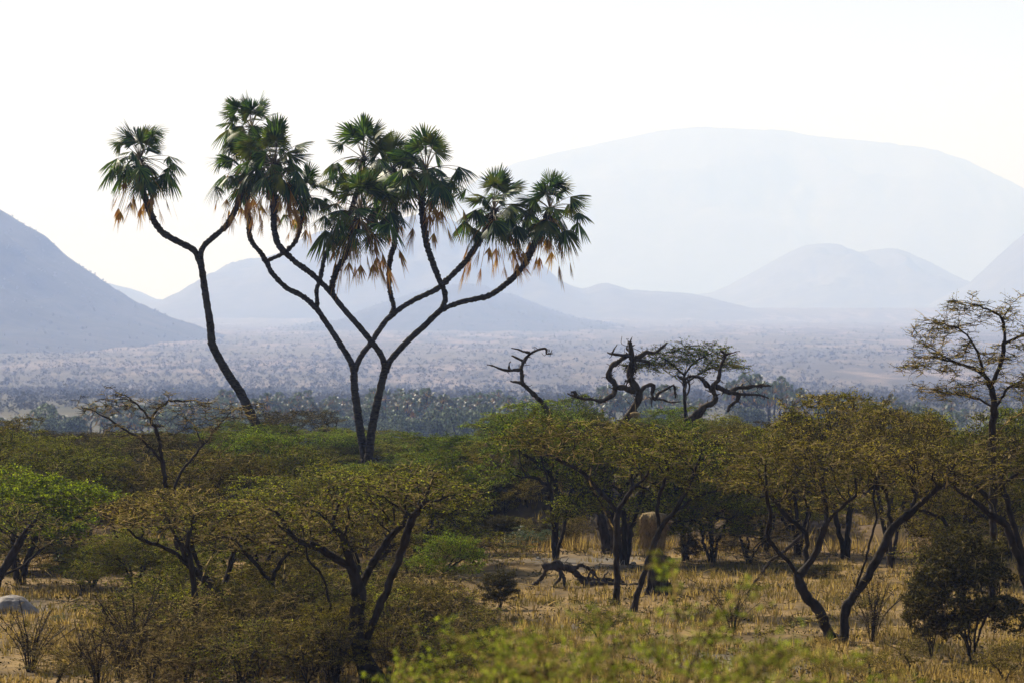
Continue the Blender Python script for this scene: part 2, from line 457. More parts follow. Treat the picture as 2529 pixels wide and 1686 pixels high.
def palm_crown(parent, c, R, rng, ng=26, nd=9, lean=(0, 0, 1), sides=3):
    ng = int(ng * 1.42)
    """green fans, stalks and the hanging dead fans of one branch head; coordinates relative to the palm's base"""
    G, K, D = MB(), MB(), MB()
    up = np.array([0, 0, 1.])
    hp = c + np.array([0, 0, 0.])
    for i in range(ng):
        el = math.radians(88 - 118 * ((i + .5) / ng) ** .9 + rng.uniform(-14, 14))
        az = i * 2.39996 + rng.uniform(-.5, .5)
        if rng.random() < .08: continue
        d = np.array([math.cos(az) * math.cos(el), math.sin(az) * math.cos(el), math.sin(el)])
        d = norm(d + .25 * np.array(lean))
        L = R * rng.uniform(.42, .76)
        sag = rng.uniform(.08, .26) if el > .5 else rng.uniform(.2, .5)
        P = [hp + d * L * t - up * sag * L * t * t for t in (0, .35, .7, 1.0)]
        tube(K, P, np.array([.022, .015, .011, .008]) * R / 1.6, sides, cap=False)
        ax = norm(P[-1] - P[-2] - up * .04)
        if el < 0: ax = norm(ax - up * .25)
        fan(G, P[-1], ax, R * rng.uniform(.36, .52), rng, 26, rng.uniform(85, 118), rng.uniform(.02, .2) + .2 * (el < .3), cup=rng.uniform(.3, .9))
    for i in range(int(nd * 2.2)):        # bare old stalks, tangled under the head
        az = rng.uniform(0, 6.28); el = rng.uniform(-1.1, .25)
        d = np.array([math.cos(az) * math.cos(el), math.sin(az) * math.cos(el), math.sin(el)])
        L = R * rng.uniform(.35, .62)
        P = [hp - up * .08 * R + d * L * t - up * .35 * L * t * t for t in (0, .35, .7, 1.0)]
        tube(K, P, np.array([.018, .012, .009, .005]) * R / 1.6, sides, cap=False)
    for i in range(int(nd * 2.6)):
        az = rng.uniform(0, 6.28); el = rng.uniform(-.9, -.05)
        d = np.array([math.cos(az) * math.cos(el), math.sin(az) * math.cos(el), math.sin(el)])
        L = R * rng.uniform(.30, .75)
        P = [hp - up * .15 * R + d * L * t - up * .75 * L * t * t for t in (0, .35, .7, 1.0)]
        tube(D, P, np.array([.018, .013, .01, .008]) * R / 1.6, sides, cap=False)
        ax = norm(-up + .35 * d * [1, 1, 0] + rng.normal(size=3) * .08)
        fan(D, P[-1], ax, R * rng.uniform(.36, .58), rng, 14, rng.uniform(4, 14), .0, 0, .12)
        if rng.random() < .4: fan(D, P[-1] + up * .05, ax, R * .3, rng, 8, 30, .1)
    cr = G.obj('crown', M['palm_leaf'], parent)
    K.obj('leaf_stalks', M['palm_stalk'], cr)
    dl = D.obj('dead_leaves', M['palm_dead'], cr)
    return cr

def palm_branch(mb, pts, d0, base, r0, r1, rough, rng, sides=9):
    """pts: (px, py, depth offset)"""
    P = np.array([W(p[0], p[1], d0 + (p[2] if len(p) > 2 else 0)) for p in pts]) - base
    P = catmull(P, .055)
    n = len(P); t = np.linspace(0, 1, n)
    R = r0 + (r1 - r0) * t
    ro = np.interp(t, [0, .35, 1], [rough[0], (rough[0] + rough[1]) / 2, rough[1]])
    R = R * (1 + .05 * np.sin(np.arange(n) * .9 + rng.uniform(0, 6)) + .06 * (rng.random(n) - .5))
    R = R * (1 + .28 * np.exp(-np.arange(n) * .055 / .16)) if r0 < .13 else R
    R = R * (1 + ro * (rng.random(n) - .5) + ro * .5 * ((np.arange(n) % 3) == 0))
    R[0] *= .8
    P = P + rng.normal(size=P.shape) * .004
    V0 = mb.n
    tube(mb, P, R, sides)
    V = mb.V[-1]; V += rng.normal(size=V.shape) * (ro.mean() * .035)
    return P[-1]

def px_linear(pts, o0, o1):
    n = len(pts)
    return [(p[0], p[1], o0 + (o1 - o0) * i / (n - 1)) for i, p in enumerate(pts)]

def hero_palms():
    rng = np.random.default_rng(5); np.random.seed(5)
    D = 155.0; k = F / D
    # ---- leaning palm on the left
    b = W(688, 1200, D); b[2] = gz(b[0], b[1]) - .1
    root = thing('doum_palm', b, 'leaning doum palm with one fork and two leafy heads, left of the twin stemmed one', 'palm tree')
    T = MB()
    palm_branch(T, [(690, 1230, 0), (668, 1150, 0), (647, 1085, 0), (624, 1031, 0), (592, 966, 0), (570, 934, 0), (538, 880, 0), (524, 848, 0), (519, 800, 0), (511, 751, 0), (503, 697, 0), (494, 640, 0)], D, b, .205, .118, (.05, .07), rng)
    palm_branch(T, px_linear([(533, 868), (524, 856), (515, 846)], 0, -.1), D, b, .07, .045, (.3, .5), rng, 6)
    L = palm_branch(T, px_linear([(496, 652), (484, 625), (468, 611), (430, 592), (398, 571), (376, 536), (362, 498), (350, 461), (347, 425), (345, 398)], 0, -.5), D, b, .112, .125, (.06, .34), rng)
    R_ = palm_branch(T, px_linear([(495, 652), (497, 622), (505, 606), (522, 590), (554, 563), (575, 531), (589, 498), (600, 462), (603, 425)], 0, .9), D, b, .10, .115, (.06, .3), rng)
    T.obj('trunk', M['palm_bark'], root, smooth=False)
    palm_crown(root, L + [0, 0, .05], 112 / k, rng, 28, 11)
    palm_crown(root, R_, 98 / k, rng, 20, 10, (-.5, .3, .6))
    # ---- twin stemmed palm
    b = W(905, 1195, D); b[2] = gz(b[0], b[1]) - .1
    root = thing('doum_palm', b, 'tall twin stemmed doum palm forking again and again into ten leafy heads', 'palm tree')
    T = MB()
    st = (.05, .07); up_ = (.07, .34)
    palm_branch(T, px_linear([(904, 1215), (902, 1150), (900, 1124), (890, 1067), (882, 1009), (875, 952), (874, 905)], 0, .2), D, b, .175, .135, (.07, .06), rng)
    palm_branch(T, px_linear([(906, 1215), (909, 1150), (911, 1124), (917, 1067), (928, 1009), (940, 956), (952, 905)], -.1, -.4), D, b, .175, .135, (.07, .06), rng)
    palm_branch(T, px_linear([(874, 918), (865, 891), (844, 856), (817, 814), (794, 780), (781, 760)], .2, .9), D, b, .115, .10, st, rng)
    palm_branch(T, px_linear([(781, 762), (764, 745), (741, 728), (710, 713), (687, 692), (668, 669), (659, 646)], .9, 1.3), D, b, .098, .088, (.1, .2), rng)
    h3 = palm_branch(T, px_linear([(660, 650), (645, 627), (626, 604), (616, 581), (615, 550), (611, 487), (614, 430), (618, 370), (622, 318)], 1.3, 1.6), D, b, .088, .10, (.2, .34), rng)
    h5 = palm_branch(T, px_linear([(658, 646), (672, 639), (695, 628), (714, 615), (728, 598), (739, 573), (744, 548), (749, 519), (756, 488)], 1.3, .9), D, b, .06, .10, (.15, .5), rng)
    h7 = palm_branch(T, px_linear([(783, 765), (783, 738), (782, 715), (790, 692), (796, 661), (804, 630), (822, 600), (850, 560), (880, 480), (898, 392)], .9, 1.5), D, b, .075, .10, (.08, .34), rng)
    palm_branch(T, px_linear([(884 - 10, 918), (884, 894), (894, 875), (915, 848), (932, 822), (951, 795), (970, 776)], .2, .5), D, b, .105, .10, st, rng)
    h11 = palm_branch(T, px_linear([(966, 782), (972, 757), (965, 730), (961, 703), (961, 665), (965, 634), (974, 604), (977, 565), (976, 520), (974, 470), (972, 420)], .5, 1.4), D, b, .082, .11, (.2, .34), rng)
    h9 = palm_branch(T, px_linear([(968, 778), (993, 759), (1024, 741), (1055, 726), (1081, 713), (1101, 695), (1124, 672), (1147, 649), (1169, 619), (1189, 588), (1212, 555), (1220, 520)], .5, .2), D, b, .09, .115, (.08, .34), rng)
    palm_branch(T, px_linear([(952, 918), (947, 891), (936, 868), (915, 841), (890, 810), (863, 780), (840, 753), (819, 724)], -.4, -.8), D, b, .115, .10, st, rng)
    h4 = palm_branch(T, px_linear([(822, 728), (794, 699), (764, 672), (733, 650), (706, 625), (687, 604), (680, 581), (676, 550), (677, 503), (678, 450), (679, 405)], -.8, -.9), D, b, .095, .125, (.08, .34), rng)
    h6 = palm_branch(T, px_linear([(819, 728), (820, 711), (823, 692), (836, 661), (854, 630), (863, 605), (877, 565), (889, 520)], -.8, -1.3), D, b, .095, .115, (.3, .5), rng)
    palm_branch(T, px_linear([(952, 918), (963, 891), (986, 864), (1016, 833), (1047, 806), (1070, 783), (1093, 762)], -.4, -.7), D, b, .115, .105, st, rng)
    h8 = palm_branch(T, px_linear([(1091, 765), (1099, 741), (1097, 718), (1085, 692), (1070, 653), (1058, 619), (1051, 588), (1047, 550), (1042, 510), (1044, 460), (1052, 420)], -.7, -1.0), D, b, .09, .145, (.12, .34), rng)
    h10 = palm_branch(T, px_linear([(1090, 765), (1124, 751), (1162, 741), (1204, 732), (1238, 711), (1269, 684), (1300, 646), (1318, 605), (1338, 565), (1358, 518)], -.7, -.4), D, b, .09, .12, (.1, .34), rng)
    T.obj('trunk', M['palm_bark'], root)
    for h, r, ng, nd, ln in ((h3, 96, 24, 5, (0, 0, 1)), (h5, 84, 15, 5, (.2, 0, .6)), (h7, 108, 22, 7, (.0, .2, .8)), (h11, 92, 20, 9, (-.1, .2, .6)),
                             (h9, 118, 24, 11, (.0, 0, .6)), (h4, 108, 28, 13, (0, -.1, .8)), (h6, 122, 28, 14, (0, -.2, .5)), (h8, 116, 28, 8, (0, 0, .8)), (h10, 108, 24, 10, (.2, 0, .7))):
        palm_crown(root, h, r * 1.08 / k, rng, ng, nd, ln)
    # a low side head hanging between the two middle branches
    palm_crown(root, h11 + [-.15, -.2, -1.0], 82 / k, rng, 14, 8, (-.2, -.1, .1))
hero_palms()

# small palms of the river grove
def far_palm_proto(seed, heads, H):
    rng = np.random.default_rng(seed); np.random.seed(seed)
    T, G, K = MB(), MB(), MB()
    fork = H * rng.uniform(.35, .6)
    P0 = catmull([[0, 0, -1], [rng.normal() * .3, 0, fork * .5], [rng.normal() * .4, 0, fork]], .8)
    tube(T, P0, .22, 5)
    for hI in range(heads):
        az = rng.uniform(0, 6.28); sp = rng.uniform(.8, 2.6) if heads > 1 else .2
        e = np.array([math.cos(az) * sp, math.sin(az) * sp, H - 1.5 - rng.uniform(0, H * .18)])
        mid = P0[-1] + (e - P0[-1]) * [.8, .8, .4]
        P = catmull([P0[-1], mid, e], .7)
        tube(T, P, .15, 5)
        up = np.array([0, 0, 1.])
        for i in range(15):
            el = math.radians(85 - 120 * (i + .5) / 15 + rng.uniform(-8, 8)); a2 = i * 2.4 + rng.uniform(-.3, .3)
            d = np.array([math.cos(a2) * math.cos(el), math.sin(a2) * math.cos(el), math.sin(el)])
            q = e + d * 1.0 - up * .15
            tube(K, [e, q], .03, 3, cap=False)
            fan(G, q, norm(d - up * .15), .85, rng, 9, 105, .45)
        for i in range(6):
            a2 = rng.uniform(0, 6.28); q = e + np.array([math.cos(a2) * .5, math.sin(a2) * .5, -.7])
            fan(K, q, norm(-up + .2 * rng.normal(size=3)), .9, rng, 6, 22, 0)
    return T, G, K

FAR_PALMS = []
for s, (hd, H) in enumerate(((3, 13), (4, 12), (2, 12), (1, 10))):
    T, G, K = far_palm_proto(40 + s, hd, H)
    FAR_PALMS.append((T.mesh('trunk'), G.mesh('crown'), K.mesh('dead_leaves'), H))
def far_palm(px, top, d, i, label, group):
    t, gg, kk, H = FAR_PALMS[i]
    x = (px - CX) / F * d; z0 = gz(x, d); zt = CZ - (top - HZ) / F * d
    s = max(.5, (zt - z0) / H)
    r = thing('doum_palm', (x, d, z0), label, 'palm tree', group, random.uniform(0, 6.28))
    r.scale = (min(s, 1.25) * .95,) * 2 + (s,)
    link('trunk', t, M['bark'], r)
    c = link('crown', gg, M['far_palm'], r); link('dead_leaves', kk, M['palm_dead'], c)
random.seed(3)
def palm_row(x0, x1, n, top, dr, label, group, jit=14):
    for k in range(n):
        px = x0 + (x1 - x0) * (k + random.random() * .9) / n
        tp = np.interp(px, [t[0] for t in top], [t[1] for t in top])
        far_palm(px, tp + random.uniform(-3, jit * 2.4), random.uniform(*dr), random.choice([0, 0, 1, 1, 2, 3]), label, group)
palm_row(-10, 215, 11, [(-10, 1000), (55, 995), (215, 1000)], (760, 830), 'small hazy doum palm beside the dark round tree at the far left', 'river palms at the far left')
palm_row(225, 470, 20, [(225, 962), (330, 958), (470, 965)], (760, 860), 'small hazy doum palm in the loose grove left of the leaning palm', 'river palms left of the leaning palm', 16)
palm_row(500, 860, 52, [(500, 965), (550, 948), (700, 950), (800, 946), (860, 945)], (780, 930), 'small hazy doum palm in the dense grove between the leaning and the twin stemmed palm', 'river palms between the two tall palms', 24)
palm_row(865, 1135, 44, [(865, 948), (900, 945), (960, 930), (1060, 928), (1135, 940)], (780, 930), 'small hazy doum palm in the dense grove right of the twin stemmed palm', 'river palms right of the twin stemmed palm', 24)
palm_row(1135, 1330, 16, [(1135, 945), (1230, 948), (1330, 950)], (820, 950), 'small hazy doum palm in the thin grove behind the left dead limb', 'river palms behind the left dead limb', 12)
palm_row(1470, 1720, 13, [(1470, 925), (1560, 925), (1720, 930)], (800, 900), 'small hazy doum palm seen between the dead limbs', 'river palms between the dead limbs', 10)
palm_row(1820, 1955, 12, [(1820, 905), (1880, 898), (1955, 912)], (800, 880), 'small hazy doum palm in the clump right of the dead tree', 'river palms right of the dead tree', 12)
palm_row(2120, 2420, 8, [(2120, 960), (2420, 960)], (820, 930), 'small hazy doum palm far behind the bare topped thorn tree', 'river palms far right', 12)

# rounded river trees
def blob_tree_proto(seed, H=9.0, Wd=9.0, n=5200):
    rng = np.random.default_rng(seed); np.random.seed(seed)
    T = MB()
    cs = []
    for k in range(11):
        a = rng.uniform(0, 6.28); r = rng.uniform(0, Wd * .33)
        c = np.array([math.cos(a) * r, math.sin(a) * r, H * rng.uniform(.38, .82)]); cs.append((c, Wd * rng.uniform(.13, .24)))
        tube(T, catmull([[0, 0, -1], [c[0] * .3, c[1] * .3, H * .25], c], .6), .12, 5)
    tube(T, [[0, 0, -1.5], [0, 0, H * .3]], .3, 6)
    C = []
    for c, r in cs:
        m = n // 11
        C.append(c + norm(rng.normal(size=(m, 3))) * (rng.uniform(.45, 1, (m, 1)) ** .5) * r * [1, 1, .7])
    C = np.vstack(C); V, Q = leaf_quads(C, rng.uniform(.25, .5, len(C)), rng, .3, .7)
    return T.mesh('trunk'), new_mesh('crown', V, Q, rnd=rng.random(len(Q))), H, Wd
BLOB = [blob_tree_proto(70 + s) for s in range(3)]
def blob_tree(px, top, wpx, d, i, label, group=None, mat='far_leaf'):
    t, c, H, Wd = BLOB[i % 3]
    x = (px - CX) / F * d; z0 = gz(x, d); zt = CZ - (top - HZ) / F * d
    r = thing('leafy_tree', (x, d, z0), label, 'tree', group, random.uniform(0, 6.28))
    sz = max(.35, (zt - z0) / (H * .95)); s = max(wpx * d / F / Wd, .8 * sz)
    r.scale = (s, s, sz)
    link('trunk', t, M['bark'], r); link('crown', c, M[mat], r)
blob_tree(105, 985, 110, 740, 0, 'dark round tree standing among the hazy palms at the far left')
blob_tree(165, 1015, 70, 730, 1, 'smaller round tree just right of the dark one at the far left')
gl = 'hazy rounded river tree below the palm grove between leaning and twin stemmed palm'
for k in range(11): blob_tree(440 + 40 * k + random.uniform(-12, 12), random.uniform(985, 1030), random.uniform(60, 100), random.uniform(700, 760), k, gl, 'rounded trees under the left grove')
gl = 'hazy rounded river tree below the palm grove right of the twin stemmed palm'
for k, (px, tp, w) in enumerate(((905, 985, 90), (960, 1000, 100), (1010, 1010, 110), (1060, 1000, 130), (1120, 1015, 90), (1160, 990, 110), (1200, 985, 90), (1080, 1035, 110), (990, 1035, 110), (920, 1030, 90), (1240, 1000, 100))):
    blob_tree(px, tp, w, random.uniform(680, 760), k, gl, 'rounded trees under the right grove')
gl = 'hazy green tree across the river, seen over the brown thorn canopy on the right'
for k, (px, tp, w) in enumerate(((2030, 975, 80), (2085, 960, 70), (2290, 985, 80), (2350, 1005, 70), (2210, 1010, 70))):
    blob_tree(px, tp, w, random.uniform(640, 740), k, gl, 'green trees across the river on the right')
gl = 'hazy rounded tree glimpsed behind the dead limbs'
for k, (px, tp, w) in enumerate(((1350, 985, 70), (1600, 985, 70), (1850, 985, 70))):
    blob_tree(px, tp, w, random.uniform(700, 780), k, gl, 'rounded trees behind the dead limbs')

# ------------------------------------------------------------------ acacias: skeleton, growth, twigs, leaves
class Skel:
    def __init__(s): s.p = []; s.par = []; s.tr = []
    def limb(s, P, step=.16, trunk=True, wob=.015, rng=None):
        P = catmull(P, step)
        if rng is not None: P[1:-1] += rng.normal(size=P[1:-1].shape) * wob
        start = -1
        if s.p:
            A = np.array(s.p); dd = np.linalg.norm(A - P[0], axis=1); j = int(dd.argmin())
            if dd[j] < .45: start = j; P = P[1:]
        for q in P:
            s.p.append(q); s.par.append(start); s.tr.append(trunk); start = len(s.p) - 1

def grow(sk, A, rng, step=.17, kill=.26, its=60, dinf=9., bias=(0, 0, .0)):
    pos = np.array(sk.p); par = list(sk.par); tr = list(sk.tr)
    A = A.copy(); nd = np.full(len(A), 1e9); ni = np.zeros(len(A), int)
    def upd(lo, pts):
        nonlocal nd, ni
        for c in range(0, len(pts), 200):
            q = pts[c:c + 200]
            dm = np.sqrt(np.maximum(((A[:, None] - q[None]) ** 2).sum(-1), 0))
            j = dm.argmin(1); m = dm[np.arange(len(A)), j]; b = m < nd
            nd[b] = m[b]; ni[b] = j[b] + lo + c
    upd(0, pos)
    seen = {}
    for it in range(its):
        if len(A) == 0: break
        act = nd < dinf
        if not act.any(): break
        acc = np.zeros((len(pos), 3)); cnt = np.zeros(len(pos))
        dv = norm(A[act] - pos[ni[act]])
        np.add.at(acc, ni[act], dv); np.add.at(cnt, ni[act], 1)
        ids = np.nonzero(cnt)[0]
        g = acc[ids]; L = np.linalg.norm(g, axis=1); ok = L > 1e-3; ids = ids[ok]; g = norm(g[ok]) + np.array(bias) + rng.normal(size=(ok.sum(), 3)) * .18
        newp = pos[ids] + norm(g) * step
        keep = []
        for n_, i_ in enumerate(ids):
            c = seen.get(int(i_), [])
            if any(np.dot(newp[n_] - q, newp[n_] - q) < (step * .35) ** 2 for q in c) or len(c) > 2: continue
            c.append(newp[n_]); seen[int(i_)] = c; keep.append(n_)
        if not keep:
            dead = np.isin(ni, ids); A = A[~dead]; nd = nd[~dead]; ni = ni[~dead]; continue
        lo = len(pos); newp = newp[keep]
        par += [int(i) for i in ids[keep]]; tr += [False] * len(keep)
        pos = np.vstack([pos, newp]); upd(lo, newp)
        al = nd > kill; A = A[al]; nd = nd[al]; ni = ni[al]
    return pos, np.array(par), np.array(tr)

def radii(pos, par, R0, tip=.006):
    n = len(pos); cnt = np.zeros(n); has = np.zeros(n, bool)
    has[par[par >= 0]] = True
    cnt[~has] = 1
    for i in range(n - 1, -1, -1):
        if par[i] >= 0: cnt[par[i]] += cnt[i]
    ee = math.log(max(cnt.max(), 3)) / math.log(R0 / tip)
    return tip * cnt ** (1 / ee), cnt

def skel_mesh(mb, pos, par, r, sel, sides, m=0, rough=0, rng=None):
    """tube segments for nodes in sel (each joins to its parent)"""
    idx = np.nonzero(sel & (par >= 0))[0]
    if len(idx) == 0: return
    p1 = pos[idx]; p0 = pos[par[idx]]
    d = norm(p1 - p0)
    dirn = np.zeros_like(pos); dirn[idx] = d
    # direction at the start = parent's own direction when this is the main child
    best = {}
    for i in idx:
        q = par[i]
        if q not in best or r[i] > r[best[q]]: best[q] = i
    main = np.array([best[par[i]] == i for i in idx])
    pd = dirn[par[idx]]; has = (np.linalg.norm(pd, axis=1) > .1) & main
    # end direction: average with main child's direction
    chd = np.zeros_like(pos)
    for q, i in best.items(): chd[q] = dirn[i]
    e1 = norm(d + chd[idx]); e0 = np.where(has[:, None], norm(pd + d), d)
    r1 = r[idx]; r0 = np.where(has, r[par[idx]], np.minimum(r[par[idx]], r1 * 1.3))
    if rough:
        jit = 1 + rough * (rng.random(len(pos)) - .5); r1 = r1 * jit[idx]; r0 = np.where(has, r0 * jit[par[idx]], r0)
    a = np.arange(sides) * 2 * math.pi / sides
    def ring(c, dd, rr):
        U, Vv = frames(dd)
        return c[:, None] + rr[:, None, None] * (np.cos(a)[None, :, None] * U[:, None] + np.sin(a)[None, :, None] * Vv[:, None])
    V = np.concatenate([ring(p0, e0, r0), ring(p1, e1, r1)], 1).reshape(-1, 3)
    b = np.arange(len(idx))[:, None, None] * (2 * sides)
    j = np.arange(sides)[None, :, None]; k = (j + 1) % sides
    Q = (b + np.concatenate([j, k, k + sides, j + sides], 2)).reshape(-1, 4)
    mb.add(V, Q, m, np.repeat(rng.random(len(idx)) if rng is not None else .5, sides))

def foliage(mb, pos, par, cnt, rng, twigs=3, tl=(.16, .55), leaves=9, ls=.045, lmat=1, tmat=0, flat=.45, term=3, tw_r=.0042):
    """fine twigs with small feathery leaf tufts on the outer nodes"""
    idx = np.nonzero((cnt <= term) & (par >= 0))[0]
    idx = idx[rng.random(len(idx)) < .72]; idx = np.repeat(idx, twigs); n = len(idx)
    d0 = norm(pos[idx] - pos[par[idx]])
    dr = rng.normal(size=(n, 3)) * [1, 1, .22]
    d = norm(d0 * [.6, .6, .25] + norm(dr) * 1.0 + [0, 0, .05])
    L = rng.uniform(tl[0], tl[1], n)[:, None]
    p0 = pos[idx] + (pos[par[idx]] - pos[idx]) * rng.random((n, 1)); pm = p0 + d * L * .5; p1 = p0 + norm(d + rng.normal(size=(n, 3)) * [.35, .35, .12]) * L
    U, Vv = frames(d)
    a = np.arange(3) * 2 * math.pi / 3
    R = []
    for c, rr in ((p0, tw_r * 1.3), (pm, tw_r), (p1, tw_r * .45)):
        R.append(c[:, None] + rr * (np.cos(a)[None, :, None] * U[:, None] + np.sin(a)[None, :, None] * Vv[:, None]))
    V = np.concatenate(R, 1).reshape(-1, 3)
    b = np.arange(n)[:, None, None] * 9; j = np.arange(3)[None, :, None]; k = (j + 1) % 3
    Q = np.concatenate([b + np.concatenate([j, k, k + 3, j + 3], 2), b + 3 + np.concatenate([j, k, k + 3, j + 3], 2)], 1).reshape(-1, 4)
    mb.add(V, Q, tmat, np.repeat(rng.random(n), 6))
    if leaves > 0:
        m = n * leaves; ii = np.repeat(np.arange(n), leaves); t = rng.random((m, 1))
        c = p0[ii] + (p1[ii] - p0[ii]) * t ** .6 + rng.normal(size=(m, 3)) * ls * .5 * [1, 1, .5]
        Vl, Ql = leaf_quads(c, ls * rng.uniform(.6, 1.35, m), rng, flat, .38)
        mb.add(Vl, Ql, lmat, rng.random(m))

def pads(rng, c, rx, ry, rz, npads, pr=(.5, 1.1), th=.10, dens=34):
    """attractor points: flat layered pads filling an ellipsoid crown"""
    out = []
    for i in range(npads):
        u = norm(rng.normal(size=3)) * rng.uniform(.35, 1) ** .6
        u[2] = u[2] if u[2] > -.5 else -u[2] * .5
        cc = np.array(c) + u * [rx, ry, rz]
        R = rng.uniform(*pr); m = int(dens * R * R) + 6
        a = rng.uniform(0, 6.28, m); r = R * np.sqrt(rng.random(m))
        tilt = rng.normal(size=2) * .12
        x, y = np.cos(a) * r, np.sin(a) * r
        out.append(cc + np.stack([x, y, rng.normal(size=m) * th + x * tilt[0] + y * tilt[1] - .10 * r * r], -1))
    return np.vstack(out)

def build_acacia(root, sk, A, rng, R0, leaf='olive', twig='twig', leaves=14, twigs=4, ls=.06, kill=.22, step=.17, tl=(.16, .5), trunk_r=.022, barkm='bark', tip=.007, its=60, tw_r=.006):
    pos, par, tr = grow(sk, A, rng, step, kill, its) if A is not None else (np.array(sk.p), np.array(sk.par), np.array(sk.tr))
    r, cnt = radii(pos, par, R0, tip)
    r = r * (1 + .7 * np.exp(-np.maximum(pos[:, 2], 0) / .12) * (pos[:, 2] < .6))
    T, Cm = MB(), MB()
    big = r >= trunk_r
    skel_mesh(T, pos, par, r, big, 7, 0, .22, rng)
    skel_mesh(Cm, pos, par, r, ~big, 3, 0, 0, rng)
    foliage(Cm, pos, par, cnt, rng, twigs, tl, leaves, ls, tw_r=tw_r)
    T.obj('trunk', M[barkm], root, smooth=True)
    Cm.obj('crown', [M[twig], M[leaf]], root)
    return root

# ---- prototype trees, placed many times
def proto(seed, H, Wd, leaf, twig, leaves, twigs, npads, name='acacia_tree', ls=.07, crown_h=.46, stems=3, R0=.14, kill=.24, droop=0):
    rng = np.random.default_rng(seed); np.random.seed(seed)
    root = thing(name, (0, 0, 0), 'x', 'tree')
    sk = Skel()
    cz = H * (1 - crown_h)
    lean = rng.normal() * .2
    for s in range(stems):
        a = s * 6.28 / stems + rng.uniform(-.5, .5); r = Wd * rng.uniform(.16, .28)
        e = np.array([math.cos(a) * r, math.sin(a) * r, cz - .25 * H * crown_h])
        m1 = e * [.25, .25, 0] + [lean * .3, 0, H * .25]; m2 = e * [.6, .6, 0] + [rng.normal() * .12, rng.normal() * .12, H * .48]
        sk.limb([[0, 0, -.2], m1, m2, e], .17, True, .02, rng)
        for q in range(2):
            a2 = a + rng.uniform(-.9, .9); e2 = np.array([math.cos(a2), math.sin(a2), 0]) * r * rng.uniform(1.3, 1.8) + [0, 0, cz + rng.uniform(-.15, .1) * H]
            sk.limb([m2, (m2 + e2) / 2 + [0, 0, .15], e2], .17, True, .02, rng)
    A = pads(rng, (0, 0, cz), Wd * .43, Wd * .43, H * crown_h * .95, int(npads * .55), (.45, .95), .03, 60)
    build_acacia(root, sk, A, rng, R0, leaf, twig, leaves, twigs, ls, kill)
    root['_H'] = H; root['_W'] = Wd
    return root

PR = {
    'olive': [proto(1, 4.2, 5.6, 'olive', 'twig_pale', 19, 5, 80), proto(2, 4.2, 5.6, 'olive', 'twig', 19, 5, 76, stems=4)],
    'green': [proto(3, 4.2, 5.6, 'green', 'twig', 20, 4, 80, ls=.09)],
    'midgreen': [proto(4, 4.2, 5.6, 'midgreen', 'twig', 20, 5, 80), proto(5, 4.2, 5.6, 'midgreen', 'twig', 19, 5, 76, crown_h=.3)],
    'dry': [proto(6, 4.2, 5.6, 'dry', 'twig_pale', 10, 6, 76), proto(7, 4.2, 5.6, 'dry', 'twig', 11, 6, 80, crown_h=.48)],
    'wiry': [proto(12, 2.6, 3.2, 'dry', 'twig_pale', 1, 5, 40, name='thorn_tree', crown_h=.62, stems=6, R0=.06), proto(13, 2.6, 3.2, 'olive', 'twig', 4, 4, 40, name='thorn_tree', crown_h=.6, stems=5, R0=.055)],
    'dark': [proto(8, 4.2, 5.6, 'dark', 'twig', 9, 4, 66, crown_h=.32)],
}
used = set(); rnd_i = random.Random(8)
def acacia(kind, px, top, wpx, d, label, group=None, i=None, rz=None):
    L = PR[kind]; src = L[(rnd_i.randrange(len(L)) if i is None else i)]
    x = (px - CX) / F * d; z0 = gz(x, d) - .05; zt = CZ - (top - HZ) / F * d
    s = wpx * d / F / src['_W']; sz = max(.3, (zt - z0) / src['_H'])
    s = max(s, .4)
    rz = rnd_i.uniform(0, 6.28) if rz is None else rz
    if src.name not in used:
        used.add(src.name); src.location = (x, d, z0); src.rotation_euler = (0, 0, rz); src.scale = (s, s, sz); src['label'] = label
        if group: src['group'] = group
        return src
    return dup(src, (x, d, z0), rz, (s, s, sz), label, group)

